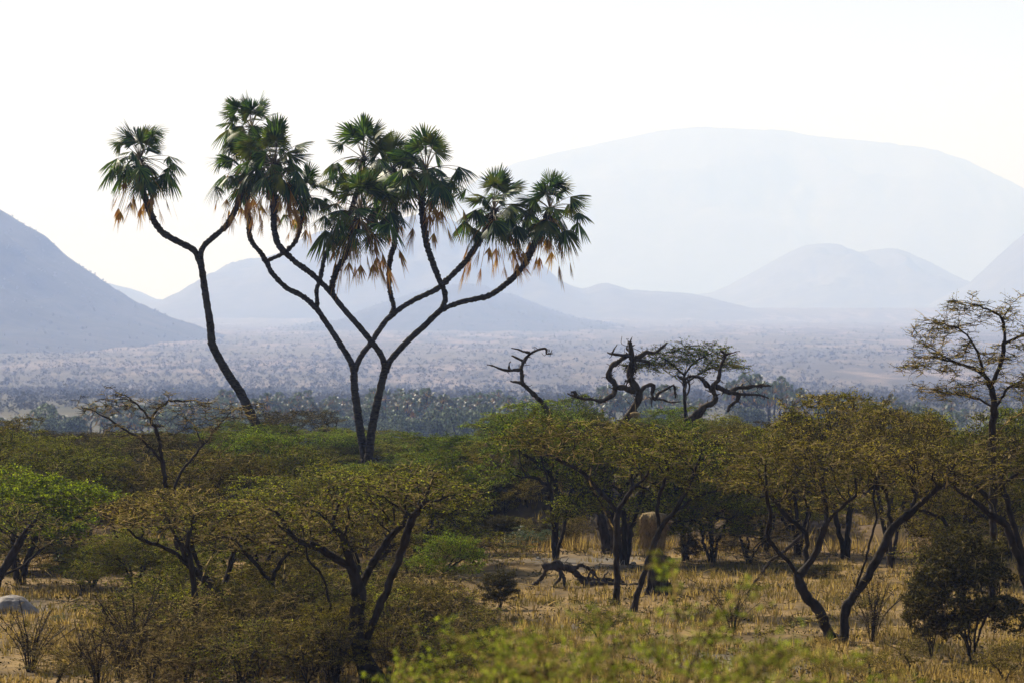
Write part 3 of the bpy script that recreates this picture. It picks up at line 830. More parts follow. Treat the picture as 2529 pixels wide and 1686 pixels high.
ACAC = [
 ('green', 50, 1112, 470, 113, 'bright fresh green acacia at the left edge above the termite mound'),
 ('dry', 10, 1020, 330, 150, 'dry brown acacia poking up behind the bright green one at the left edge'),
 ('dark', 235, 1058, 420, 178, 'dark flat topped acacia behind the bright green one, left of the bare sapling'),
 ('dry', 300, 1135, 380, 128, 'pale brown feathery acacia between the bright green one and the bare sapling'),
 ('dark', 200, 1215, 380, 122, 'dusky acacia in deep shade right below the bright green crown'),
 ('olive', 470, 1060, 300, 165, 'olive acacia canopy right behind the tall bare sapling'),
 ('midgreen', 610, 1035, 360, 150, 'green acacia wrapping the foot of the leaning palm'),
 ('dark', 740, 1000, 260, 190, 'dark bare twigged acacia just right of the foot of the leaning palm'),
 ('midgreen', 790, 1058, 300, 168, 'flat green acacia left of the foot of the twin stemmed palm'),
 ('midgreen', 1000, 1058, 300, 175, 'flat bright olive green acacia right of the foot of the twin stemmed palm'),
 ('midgreen', 1120, 1072, 260, 185, 'low green canopy further right behind the weaver nests'),
 ('olive', 560, 1120, 420, 132, 'olive acacia below the foot of the leaning palm'),
 ('olive', 770, 1135, 470, 122, 'broad olive acacia below the palms, left one of the pair in the centre left'),
 ('olive', 1030, 1125, 420, 118, 'broad olive acacia below the twin stemmed palm, right one of the pair'),
 ('dry', 430, 1185, 380, 116, 'dry brown acacia around the trunk of the bare sapling'),
 ('olive', 640, 1200, 420, 110, 'shaded olive acacia in the thicket left of centre'),
 ('dry', 900, 1215, 420, 108, 'brown dry acacia in the thicket above the thick dark trunk'),
 ('olive', 60, 1290, 300, 118, 'shadowy acacia with dark stems just above the termite mound'),
 ('midgreen', 1310, 975, 330, 190, 'flat topped green acacia spreading behind the left dead limb'),
 ('midgreen', 1420, 958, 210, 215, 'small flat green crown peeping between the left and middle dead limbs'),
 ('midgreen', 1650, 992, 300, 190, 'flat green acacia under the curled middle dead limb'),
 ('midgreen', 1230, 1035, 240, 200, 'pale green acacia at the edge of the drop left of the dead tree'),
 ('olive', 1770, 1010, 240, 180, 'dull olive acacia behind the right dead limb'),
 ('dry', 1880, 1035, 260, 165, 'brown twiggy acacia just right of the right dead limb'),
 ('olive', 1400, 1060, 320, 140, 'olive acacia filling in behind the trunk of the dead tree'),
 ('dry', 1640, 1060, 360, 138, 'brown acacia filling in right behind the middle dead limb'),
 ('dry', 2090, 925, 430, 125, 'tall domed brown acacia with reddish bare twigs on top, left of the bare topped tree'),
 ('dry', 1890, 1080, 360, 128, 'brown acacia between the dead tree and the tall domed one'),
 ('olive', 1760, 1170, 340, 122, 'drooping olive acacia beside the big straw nest'),
 ('olive', 2310, 990, 340, 128, 'olive brown acacia at the foot of the bare topped tree'),
 ('dry', 2370, 1085, 420, 112, 'brown acacia crossing in front of the bare topped tree'),
 ('midgreen', 2510, 985, 260, 140, 'greener acacia at the right edge behind the bare topped tree'),
 ('olive', 1950, 1240, 300, 133, 'small olive acacia on the bank seen through the forked trunk'),
 ('olive', 2220, 1235, 300, 136, 'small olive acacia on the bank right of the forked trunk'),
 ('olive', 2400, 1180, 340, 125, 'shaded acacia behind the big dark bush on the right'),
 ('dark', 1760, 1270, 260, 130, 'dark low acacia shading the bank right of the straw nest'),
 ('dry', 1250, 1180, 240, 137, 'thin brown acacia on the bank below the weaver nests'),
 ('midgreen', 1090, 1310, 240, 102, 'young green thorn tree in the middle foreground'),
 ('olive', 330, 1290, 300, 108, 'thin olive acacia behind the arching branches at the left'),
 ('olive', 480, 1330, 320, 96, 'low olive acacia among the thin dark stems'),
 ('dry', 720, 1360, 380, 92, 'dry low acacia just left of the thick dark trunk'),
 ('dry', 1000, 1420, 300, 90, 'dry low acacia just right of the thick dark trunk'),
 ('olive', 945, 1080, 260, 168, 'low olive acacia just behind the foot of the twin stemmed palm on its right'),
 ('midgreen', 860, 1078, 280, 172, 'low green acacia showing between and behind the stems of the twin stemmed palm'),
 ('olive', 800, 1088, 240, 166, 'low olive acacia just behind the foot of the twin stemmed palm on its left'),
 ('olive', 150, 1085, 420, 127, 'olive acacia filling in between the bright green one and the pale brown feathery one'),
 ('dry', 520, 1080, 400, 127, 'brown acacia canopy right of the bare sapling, under the green one at the leaning palm'),
 ('olive', 690, 1075, 380, 129, 'flat olive canopy between the feet of the two tall palms'),
 ('olive', 900, 1122, 360, 126, 'yellowish olive canopy hiding the ground right below the twin stemmed palm'),
 ('midgreen', 1110, 1090, 260, 127, 'green canopy edge just left of the hanging weaver nests'),
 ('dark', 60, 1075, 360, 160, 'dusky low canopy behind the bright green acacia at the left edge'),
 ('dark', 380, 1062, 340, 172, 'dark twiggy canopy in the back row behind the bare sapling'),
 ('olive', 880, 1045, 300, 185, 'dull flat canopy in the back row between the stems of the twin stemmed palm'),
 ('olive', 1970, 985, 340, 126, 'olive brown canopy left of the tall domed brown acacia'),
 ('dry', 2200, 965, 400, 120, 'brown canopy right under the tall domed brown acacia'),
 ('olive', 2490, 985, 340, 122, 'olive canopy at the right edge below the bare topped tree'),
 ('dry', 1800, 1040, 320, 140, 'brown canopy below the level right dead limb'),
 ('dark', 2000, 1020, 360, 150, 'dark twiggy canopy in the back row right of the dead tree'),
 ('dark', 1500, 1030, 340, 145, 'dark dense canopy right behind the trunks of the dead tree'),
 ('olive', 230, 1350, 300, 112, 'low olive acacia standing back behind the large dry twig shrub'),
 ('dark', 560, 1300, 340, 120, 'dark undergrowth acacia deep in the thicket left of centre'),
 ('dark', 800, 1300, 360, 118, 'dark undergrowth acacia deep in the thicket in the centre left'),
 ('dark', 1010, 1290, 320, 118, 'dark undergrowth acacia deep in the thicket left of the shaded bank'),
 ('dry', 620, 1430, 300, 88, 'knee high brown acacia in the front thicket beside the crooked dark stem'),
 ('dry', 830, 1470, 300, 84, 'low brown acacia in the front thicket around the thick dark trunk'),
 ('midgreen', 1370, 1000, 400, 122, 'broad green canopy hiding the lower left of the dead tree'),
 ('olive', 1545, 1020, 420, 121, 'broad olive canopy in front of the foot of the middle dead limb'),
 ('midgreen', 1690, 1012, 320, 123, 'yellowish green canopy below the right dead limb'),
]
rz_ = random.Random(31)
for zone, x0, x1, n, kinds, lab in (
    ('canopy left of the leaning palm', -20, 560, 11, ['olive', 'dark', 'dry', 'olive'], 'flat brownish olive acacia in the packed canopy left of the leaning palm'),
    ('canopy between the two tall palms', 560, 880, 7, ['midgreen', 'olive', 'midgreen'], 'flat green acacia in the packed canopy between the two tall palms'),
    ('canopy right of the twin stemmed palm', 900, 1290, 7, ['midgreen', 'olive', 'midgreen'], 'flat green acacia in the packed canopy right of the twin stemmed palm'),
    ('canopy right of the dead tree', 1780, 2560, 13, ['dry', 'olive', 'dry'], 'flat brown acacia in the packed canopy right of the dead tree')):
    for k in range(n):
        px = x0 + (x1 - x0) * (k + rz_.random()) / n
        if 560 < px < 1260: tp = rz_.uniform(1050, 1085); d = rz_.uniform(138, 152) if px > 960 or px < 820 else rz_.uniform(136, 148)
        else: tp = rz_.uniform(1040, 1080); d = rz_.uniform(134, 158)
        if 720 < px < 1080: tp = 1125 + rz_.uniform(0, 20)
        ACAC.append((rz_.choice(kinds), px, tp, rz_.uniform(260, 380), d, lab, zone))
gw = 'wiry thorn tree with many thin dark stems in the tangled thicket at the bottom left'
ACAC += [('wiry', px, tp, w, d, gw, 'wiry thorn trees in the bottom left thicket') for px, tp, w, d in
   ((330, 1400, 260, 95), (400, 1450, 260, 88), (470, 1380, 280, 94), (540, 1430, 260, 87), (610, 1390, 280, 93), (680, 1440, 260, 86), (750, 1400, 280, 90), (810, 1380, 260, 96), (800, 1470, 200, 90), (930, 1400, 260, 100), (1000, 1380, 260, 95),
    (1060, 1450, 240, 88), (1110, 1400, 220, 97), (590, 1500, 240, 82), (730, 1510, 240, 85), (460, 1500, 230, 83), (1080, 1520, 220, 83), (1180, 1480, 200, 92), (370, 1540, 220, 82))]
ACAC += [('wiry', 160, 1230, 300, 118, 'wiry thorn tree behind the termite mound, under the bright green crown'), ('wiry', 1180, 1290, 260, 120, 'wiry thorn tree at the left end of the shaded bank'),
   ('wiry', 1850, 1250, 280, 122, 'wiry thorn tree left of the upper fork of the V shaped trunk'), ('wiry', 2330, 1270, 260, 112, 'wiry thorn tree behind the left side of the big dark bush')]
for a in ACAC: acacia(*a)

# ---- one-off trees traced limb by limb
def custom(name, label, d, base_px, limbs, crowns, R0, cat='tree', seed=1, crown_depth=1.6, npads=None, **kw):
    rng = np.random.default_rng(seed); np.random.seed(seed)
    bx = W(base_px[0], base_px[1], d); b = np.array([bx[0], d, gz(bx[0], d)])
    root = thing(name, b, label, cat)
    sk = Skel()
    for li in limbs:
        P = np.array([W(q[0], q[1], d + (q[2] if len(q) > 2 else 0)) for q in li]) - b
        sk.limb(P, .12, True, .012, rng)
    A = None
    if crowns:
        A = np.vstack([pads(rng, W(c[0], c[1], d + (c[4] if len(c) > 4 else 0)) - b, c[2] * d / F, (c[2] * d / F) * .9 if len(c) < 6 else c[5], c[3] * d / F, npads or max(6, int(c[2] * c[3] / 330)), kw.get('pr', (.35, .9)), dens=kw.get('dens', 34)) for c in crowns])
    kw.pop('pr', None); kw.pop('dens', None)
    return build_acacia(root, sk, A, rng, R0, **kw)

custom('acacia_tree', 'acacia with a dark trunk forked like a V in the right foreground', 94, (2066, 1590),
  [[(2066, 1600), (2042, 1555), (2023, 1508), (1991, 1473), (1975, 1437), (1971, 1421)],
   [(1971, 1421), (1944, 1382, -.2), (1916, 1354, -.3), (1894, 1318, -.4), (1904, 1279, -.5), (1896, 1240, -.6)],
   [(1971, 1421), (1989, 1405, .1), (1991, 1370, .2), (1991, 1318, .3), (1955, 1283, .4), (1928, 1255, .5), (1900, 1220, .7)],
   [(1989, 1405, .1), (2011, 1370), (2027, 1330, -.1), (2042, 1291, -.2), (2074, 1255, -.3), (2113, 1224, -.4)],
   [(1991, 1318, .3), (2000, 1270, .6), (1985, 1220, .8)], [(2042, 1291, -.2), (2040, 1240, .1), (2030, 1190, .3)],
   [(2066, 1600), (2086, 1567), (2086, 1512), (2109, 1469), (2145, 1421), (2173, 1370), (2204, 1303), (2248, 1267), (2303, 1216), (2335, 1195)],
   [(2109, 1469), (2120, 1430, -.15), (2138, 1380, -.2), (2153, 1318, -.3), (2165, 1271, -.4), (2157, 1232, -.5)],
   [(2204, 1303), (2195, 1260, .3), (2190, 1215, .5)], [(2248, 1267), (2260, 1225, .3), (2250, 1180, .4)],
   [(2030, 1530), (2019, 1530, -.1), (1979, 1534, -.4), (1924, 1553, -.8), (1869, 1571, -1.1)]],
  [(1900, 1175, 130, 65), (2040, 1150, 150, 70), (2200, 1150, 160, 70), (2330, 1160, 110, 55)], .17, seed=21, leaf='dry', twig='twig', leaves=8, twigs=4)
custom('acacia_tree', 'acacia with slim paired trunks leaning in at the right edge', 96, (2560, 1570),
  [[(2560, 1590), (2540, 1480), (2515, 1380), (2485, 1300), (2450, 1272), (2410, 1240), (2360, 1205)],
   [(2562, 1590, .3), (2552, 1480, .3), (2525, 1370, .3), (2502, 1290, .3), (2485, 1230, .3), (2470, 1185, .3)],
   [(2450, 1272), (2440, 1230, .4), (2400, 1190, .5)]],
  [(2390, 1160, 110, 50), (2500, 1130, 110, 60)], .12, seed=22, leaf='dry', twig='twig', leaves=6, twigs=4)
custom('thorn_tree', 'tall thorn tree with a wide wispy layered crown rising at the right edge', 104, (2452, 1500),
  [[(2450, 1520), (2453, 1300), (2451, 1079), (2455, 1010), (2446, 950), (2430, 925)], [(2446, 950), (2470, 900), (2480, 850), (2475, 790), (2440, 765), (2400, 750), (2345, 742)],
   [(2475, 790), (2500, 750, .4), (2529, 725, .5)], [(2430, 925), (2400, 910, .2), (2350, 890, .3), (2280, 880, .4)], [(2455, 1010), (2490, 960, -.3), (2540, 930, -.4), (2600, 900, -.4)],
   [(2430, 925), (2415, 870, -.3), (2380, 820, -.5), (2330, 800, -.5), (2300, 790, -.6)], [(2455, 1010), (2420, 985, .3), (2340, 970, .6), (2270, 965, .6)], [(2480, 850), (2540, 820), (2590, 790)],
   [(2400, 750), (2401, 735), (2400, 722)], [(2350, 890, .3), (2300, 860, .5), (2250, 830, .6)], [(2451, 1079), (2500, 1030, .4), (2560, 1000, .5)]],
  [(2290, 905, 70, 14), (2350, 870, 110, 22), (2420, 905, 110, 20), (2340, 810, 70, 14), (2430, 770, 90, 20), (2500, 800, 70, 30), (2520, 880, 90, 30), (2500, 950, 110, 28), (2330, 965, 90, 16), (2570, 850, 60, 60)], .095, seed=23, leaf='olive', twig='twig_pale', leaves=4, twigs=6, kill=.22, step=.15, tip=.007, tl=(.14, .45), npads=8, ls=.05, pr=(.25, .6), dens=34, trunk_r=.02)
custom('thorn_sapling', 'slender bare thorn sapling with wide wiry branches left of the leaning palm', 105, (440, 1500),
  [[(440, 1520), (437, 1350), (431, 1256), (411, 1201), (401, 1141), (389, 1075), (371, 1035), (331, 990), (300, 972), (271, 955)],
   [(401, 1141), (375, 1110), (351, 1085), (301, 1055), (236, 1015), (190, 1000)], [(371, 1035), (390, 1010, .3), (416, 990, .3), (420, 975, .3), (400, 960, .3)], [(416, 990, .3), (470, 988, .5), (520, 995, .6)],
   [(331, 990), (300, 985, -.3), (250, 985, -.4)], [(431, 1256), (440, 1180, .4), (500, 1100, .6), (540, 1050, .7)], [(500, 1100, .6), (480, 1050, .7), (440, 1020, .6)], [(540, 1050, .7), (580, 1010, .8), (650, 995, .9)]],
  [(270, 1010, 90, 28), (350, 1000, 90, 30), (480, 1010, 100, 30), (360, 1060, 110, 30), (560, 1030, 90, 25)], .07, seed=24, leaf='olive', twig='twig', leaves=1, ls=.04, twigs=4, kill=.26, step=.16, tip=.006, tl=(.12, .35), npads=16, pr=(.3, .6), dens=20, trunk_r=.02)
custom('acacia_tree', 'acacia with a thick black trunk at the bottom edge left of centre', 84, (925, 1686),
  [[(935, 1720), (892, 1617), (880, 1540), (884, 1464), (870, 1400), (850, 1340), (820, 1290)], [(884, 1464), (915, 1400, .3), (960, 1330, .4), (1000, 1290, .5)],
   [(892, 1617), (920, 1540, -.4), (949, 1471, -.5), (988, 1368, -.5), (1014, 1291, -.5), (1037, 1253, -.6)],
   [(892, 1640), (850, 1609, -.2), (800, 1575, -.3), (740, 1560, -.5), (690, 1530, -.7)], [(870, 1400), (830, 1380), (780, 1350), (730, 1330)], [(850, 1609, -.2), (820, 1520, .2), (800, 1430, .3), (760, 1380, .5)]],
  [(720, 1290, 140, 70), (860, 1240, 150, 70), (1010, 1220, 150, 70)], .20, seed=25, leaf='olive', twig='twig', leaves=6, twigs=3)
custom('acacia_tree', 'acacia with branches arching low to the left in the left foreground', 92, (592, 1640),
  [[(600, 1650), (592, 1602), (551, 1502), (541, 1467), (501, 1426), (466, 1396), (426, 1361), (376, 1341), (335, 1325)], [(541, 1467), (560, 1420, .3), (575, 1370, .3), (590, 1310, .5)],
   [(466, 1396), (450, 1350, .2), (430, 1300, .3), (380, 1250, .5)], [(501, 1426), (480, 1370, -.3), (470, 1310, -.3)], [(592, 1602), (640, 1520, .4), (670, 1450, .6), (660, 1380, .6)]],
  [(360, 1270, 120, 60), (480, 1260, 120, 70), (610, 1290, 130, 70)], .13, seed=26, leaf='dry', twig='twig_pale', leaves=5, twigs=3)
custom('thorn_tree', 'thin straight stemmed thorn tree in the left foreground thicket', 88, (494, 1660),
  [[(496, 1680), (491, 1577), (481, 1477), (471, 1391), (465, 1330), (480, 1270)], [(481, 1477), (500, 1420, .3), (530, 1360, .4)], [(471, 1391), (445, 1340, -.3), (420, 1300, -.4)]],
  [(470, 1290, 90, 50)], .07, seed=27, leaf='olive', twig='twig', leaves=6, twigs=3)
custom('thorn_tree', 'thorn tree with a crooked dark stem right of the arching acacia', 90, (690, 1640),
  [[(688, 1650), (680, 1560), (684, 1480), (670, 1440), (640, 1400), (610, 1370)], [(684, 1480), (700, 1430, .2), (705, 1380, .3)], [(670, 1440), (690, 1390, -.4), (740, 1340, -.5)]],
  [(660, 1330, 120, 60)], .075, seed=28, leaf='dry', twig='twig', leaves=5, twigs=3)
custom('acacia_tree', 'brown acacia on a thin upright black stem in front of the dead tree', 105, (1521, 1500),
  [[(1521, 1540), (1523, 1437), (1523, 1330), (1527, 1264), (1560, 1210), (1600, 1170)], [(1527, 1264), (1480, 1210, .2), (1430, 1160, .3), (1370, 1130, .4), (1320, 1110, .4)], [(1523, 1330), (1500, 1270, -.4), (1460, 1200, -.5)], [(1560, 1210), (1560, 1150, .4), (1580, 1100, .5)]],
  [(1370, 1080, 120, 55), (1500, 1070, 120, 60), (1600, 1090, 90, 60)], .08, seed=29, leaf='olive', twig='twig_pale', leaves=12, twigs=4)
custom('acacia_tree', 'brown acacia on a slanting forked black stem right beside the huge straw nest', 103, (1560, 1520),
  [[(1555, 1560), (1566, 1500), (1596, 1398), (1627, 1314), (1660, 1270, -.1), (1720, 1225, -.2), (1780, 1210, -.3)], [(1660, 1270, -.1), (1700, 1200), (1720, 1150)], [(1627, 1314), (1625, 1240, .3), (1650, 1160, .4)]],
  [(1660, 1110, 100, 60), (1740, 1140, 110, 60)], .075, seed=30, leaf='olive', twig='twig', leaves=12, twigs=4)
custom('acacia_tree', 'acacia with two slanting dark stems at the left edge beside the mound', 108, (-20, 1450),
  [[(-25, 1470), (0, 1420), (30, 1370), (60, 1320), (90, 1280)], [(0, 1420), (50, 1400, .3), (80, 1375, .4), (110, 1350, .5)]],
  [(40, 1290, 110, 60)], .13, seed=31, leaf='olive', twig='twig', leaves=7, twigs=3)
custom('acacia_tree', 'grey green acacia with a tilted flat crown rising behind the middle and right dead limbs', 150, (1700, 1250),
  [[(1690, 1260), (1696, 1120), (1692, 1010), (1690, 950), (1690, 925)], [(1690, 925), (1660, 900), (1630, 880)], [(1690, 925), (1720, 890), (1760, 870)], [(1690, 925), (1700, 890, .5), (1700, 870, .6)], [(1690, 950), (1740, 915, .4), (1790, 900, .4)], [(1690, 950), (1660, 925, .4)]],
  [(1640, 893, 62, 10), (1700, 877, 75, 12), (1745, 865, 62, 9), (1775, 903, 45, 8), (1600, 905, 40, 8)], .06, seed=32, leaf='midgreen', twig='twig_pale', leaves=13, twigs=4, npads=17, pr=(.35, .8))

# ---- the dead tree
def dead_tree():
    rng = np.random.default_rng(77); np.random.seed(77)
    d = 126.0
    bx = W(1530, 1370, d); b = np.array([bx[0], d, gz(bx[0], d)])
    root = thing('dead_tree', b, 'big dead tree whose three crooked bare limbs rise above the green canopy', 'dead tree')
    def limb(mb, pts, r0, r1, o0=0., o1=0., rough=.3, sides=7):
        P = np.array([W(p[0], p[1], d + o0 + (o1 - o0) * i / max(1, len(pts) - 1)) for i, p in enumerate(pts)]) - b
        P = catmull(P, .05); n = len(P); kk = np.arange(0, n + 5, 5); K = rng.normal(size=(len(kk), 3)) * .036 * min(1, n / 12.); K[0] = 0
        P = P + np.stack([np.interp(np.arange(n), kk, K[:, c]) for c in range(3)], -1)
        k = F / d
        t = np.linspace(0, 1, n); R = (r0 * (1 - t) + r1 * t) / k * (1 + 1.5 * rough * (np.interp(np.arange(n), np.arange(0, n + 3, 3), rng.random(len(np.arange(0, n + 3, 3)))) - .5) + rough * (rng.random(n) - .5) * .5)
        for q in range(n // 4):
            i = rng.integers(0, n); e = P[i] + norm(rng.normal(size=3)) * (R[i] + rng.uniform(.04, .16)); tube(mb, [P[i], (P[i] + e) / 2, e], [R[i] * .5, R[i] * .3, .004], 4)
        tube(mb, P, R, sides); mb.V[-1] += rng.normal(size=mb.V[-1].shape) * .006
        return P
    def twigs(mb, P, n, L=.35):
        for q in range(int(n * 2.2)):
            p = P[rng.integers(len(P) // 3, len(P))]; e = p + norm(rng.normal(size=3) * [1, 1, 1]) * L * rng.uniform(.4, 1.2)
            tube(mb, catmull([p, (p + e) / 2 + rng.normal(size=3) * .05, e], .08), np.linspace(.013, .004, 4) if False else .0085, 4)
    T = MB()
    limb(T, [(1525, 1385), (1520, 1300), (1500, 1220), (1500, 1150), (1515, 1100), (1537, 1045)], 17, 10)
    limb(T, [(1500, 1370), (1490, 1300), (1470, 1230), (1440, 1180), (1400, 1110), (1370, 1050), (1357, 1030)], 13, 7, .3, .5)
    limb(T, [(1545, 1375), (1555, 1280), (1590, 1180), (1650, 1090), (1700, 1040), (1732, 1014)], 13, 8, -.3, -.4)
    T.obj('trunk', M['dead_bark'], root)
    A = MB()   # left limb
    P = limb(A, [(1370, 1050), (1357, 1030), (1342, 999), (1319, 972), (1288, 945), (1290, 915), (1294, 892), (1311, 871), (1334, 857), (1347, 857), (1349, 871), (1361, 869)], 8, 2.2, .5, .5)
    twigs(A, P, 8, .25)
    limb(A, [(1288, 945), (1276, 943), (1264, 941)], 4, 1.5, .5, .4); Q_ = limb(A, [(1290, 912), (1270, 912), (1246, 911), (1225, 903), (1202, 900)], 5.5, 1, .5, .4)
    limb(A, [(1257, 911), (1258, 897), (1262, 893)], 3, 1, .4, .4); limb(A, [(1294, 892), (1280, 884), (1265, 875)], 4, 1.5, .5, .7)
    limb(A, [(1309, 871), (1290, 868), (1276, 860), (1263, 857)], 4, 1.2, .5, .3); limb(A, [(1361, 869), (1364, 864)], 1.5, .7, .5, .5)
    tag(A.obj('limb', M['dead_bark'], root), 'left dead limb ending in a hooked tip')
    B = MB()   # middle limb
    P = limb(B, [(1525, 1070), (1537, 1045), (1556, 1018), (1573, 991), (1577, 968), (1564, 945), (1558, 915), (1558, 877), (1556, 855)], 11, 7)
    twigs(B, P, 22, .35)
    P = limb(B, [(1570, 965), (1544, 955), (1518, 953), (1506, 926), (1510, 908), (1525, 895), (1541, 882), (1556, 872)], 8, 6, 0, .1); twigs(B, P, 10, .25)
    P = limb(B, [(1520, 950), (1518, 968), (1510, 978), (1483, 986), (1449, 987), (1422, 976), (1399, 968)], 7, 1.8, 0, -.4); twigs(B, P, 8, .2)
    limb(B, [(1422, 976), (1418, 968), (1410, 966)], 5, 3, -.4, -.5)
    limb(B, [(1560, 888), (1594, 872), (1625, 865), (1644, 850)], 7, 2.6, 0, .1, .4); limb(B, [(1642, 852), (1648, 846)], 3, 1, .1, .1)
    limb(B, [(1558, 880), (1535, 878), (1514, 877), (1505, 872)], 5, 2); limb(B, [(1510, 876), (1516, 862), (1523, 850)], 3, 1)
    limb(B, [(1557, 868), (1548, 860), (1550, 853)], 4, 1.5, .1, .2); P = limb(B, [(1562, 890), (1580, 888), (1598, 896), (1602, 905)], 5, 2, 0, -.2); twigs(B, P, 4, .2)
    P = limb(B, [(1576, 975), (1584, 962), (1594, 953), (1613, 953), (1611, 972), (1621, 984), (1636, 968), (1659, 949), (1669, 949), (1673, 980)], 6, 2, 0, .3); twigs(B, P, 9, .22)
    limb(B, [(1611, 972), (1612, 990), (1612, 1004)], 2.5, 1, .1, .1); limb(B, [(1621, 984), (1640, 988), (1680, 990)], 3, 1, .2, .3)
    for q in range(14):   # strips of loose bark
        x = 1558 + rng.uniform(-16, 16); y = rng.uniform(885, 940)
        limb(B, [(x, y), (x + rng.uniform(-8, 8), y + rng.uniform(8, 26))], 2.2, .8, -.15, -.2)
    tag(B.obj('limb', M['dead_bark'], root), 'middle dead limb, thickest, with shredded bark and a curled side branch')
    C = MB()   # right limb
    P = limb(C, [(1705, 1034), (1732, 1014), (1747, 999), (1766, 988), (1760, 965), (1763, 949), (1778, 934), (1780, 903), (1786, 877), (1775, 869)], 10, 2.6, -.4, -.5); twigs(C, P, 8, .25)
    limb(C, [(1786, 880), (1800, 873), (1828, 867)], 3, .8, -.5, -.5)
    P = limb(C, [(1760, 962), (1747, 942), (1732, 928), (1709, 930), (1690, 938), (1672, 928)], 7, 3, -.4, -.7); twigs(C, P, 7, .22)
    limb(C, [(1692, 938), (1695, 955), (1692, 975)], 3, 1, -.6, -.6); limb(C, [(1700, 936), (1704, 960), (1696, 985)], 3, 1, -.6, -.6)
    P = limb(C, [(1763, 951), (1797, 965), (1828, 957), (1866, 953), (1880, 956), (1906, 957)], 8, 2, -.4, -.2); twigs(C, P, 9, .22)
    limb(C, [(1828, 957), (1835, 948)], 3, 1, -.3, -.3); limb(C, [(1866, 953), (1885, 945), (1890, 938)], 3, 1, -.3, -.3)
    P = limb(C, [(1797, 965), (1820, 970), (1843, 972), (1874, 976), (1897, 989)], 5, 1.5, -.4, -.6); limb(C, [(1826, 970), (1818, 982), (1812, 991), (1799, 1014)], 5, 3.5, -.4, -.5); twigs(C, P, 5, .2)
    tag(C.obj('limb', M['dead_bark'], root), 'right dead limb reaching out level to the right')
    return b
dead_tree()

# ------------------------------------------------------------------ nests, stump, mound, log, stones
def blobmesh(mb, c, r, rng, nu=20, nv=14, amp=.12, m=0, taper=0.):
    u = np.linspace(0, 2 * math.pi, nu, endpoint=False); v = np.linspace(-math.pi / 2, math.pi / 2, nv)
    U, V = np.meshgrid(u, v)
    k = 1 + amp * (fbm(np.cos(U) * 2 + 9 + c[0], np.sin(U) * 2 + V * 2, c[1], 4)) * 2
    rr = 1 + taper * np.sin(V)
    P = np.stack([np.cos(U) * np.cos(V) * r[0] * k * rr, np.sin(U) * np.cos(V) * r[1] * k * rr, np.sin(V) * r[2] * k], -1) + np.array(c)
    idx = np.arange(nu * nv).reshape(nv, nu); nx = np.roll(idx, -1, 1)
    Q = np.stack([idx[:-1], nx[:-1], nx[1:], idx[1:]], -1).reshape(-1, 4)
    mb.add(P.reshape(-1, 3), Q, m)

def straw_fuzz(mb, c, r, rng, n, L=.12, down=.8):
    for q in range(n):
        u = norm(rng.normal(size=3)); p = c + u * r; e = p + norm(u * .4 + [0, 0, -down] + rng.normal(size=3) * .3) * L * rng.uniform(.5, 1.4)
        tube(mb, [p, e], [.006, .003], 3, cap=False)

def nest(px, py, d, rx, rz, label):
    rng = np.random.default_rng(int(px + py)); mb = MB(); k = d / F
    c = W(px, py, d); r = np.array([rx * k, rx * k, rz * k])
    blobmesh(mb, (0, 0, 0), r, rng, 14, 10, .2, 0, .15); straw_fuzz(mb, np.zeros(3), r, rng, 70, .09)
    # grass cord it hangs from
    tube(mb, catmull([[0, 0, r[2] * .8], [.02, 0, r[2] + .12], [0, .03, r[2] + .3]], .08), .008, 4)
    o = mb.obj('bird_nest', M['straw'], smooth=True); o.location = c
    tag(o, label, 'bird nest')
nest(1246, 1144, 128, 8, 14, 'oblong pale weaver nest, the longest of those hanging left of the dead tree')
nest(1273, 1150, 128, 6, 7, 'round dark weaver nest, lower right of the oblong pale one')
nest(1276, 1134, 128, 5, 5, 'tiny weaver nest, just above the round dark one')
nest(1215, 1126, 128, 7, 7, 'small round weaver nest, upper left of the oblong pale one')
nest(1206, 1098, 130, 9, 7, 'brown weaver nest highest and furthest left in the group')
nest(1276, 1062, 124, 12, 9, 'ragged pale nest lodged in the canopy under the left dead limb')
nest(1453, 1146, 122, 11, 13, 'shaggy cream nest on the trunk of the dead tree')
nest(1439, 1168, 122, 7, 6, 'small round cream nest just below the shaggy cream one')
nest(1428, 1184, 122, 9, 6, 'flat cream nest lowest in the fork of the dead tree')
nest(1472, 1196, 122, 10, 6, 'orange brown nest to the right of the flat cream one')
nest(1568, 1022, 121, 12, 6, 'pale weathered clump at the foot of the middle dead limb')

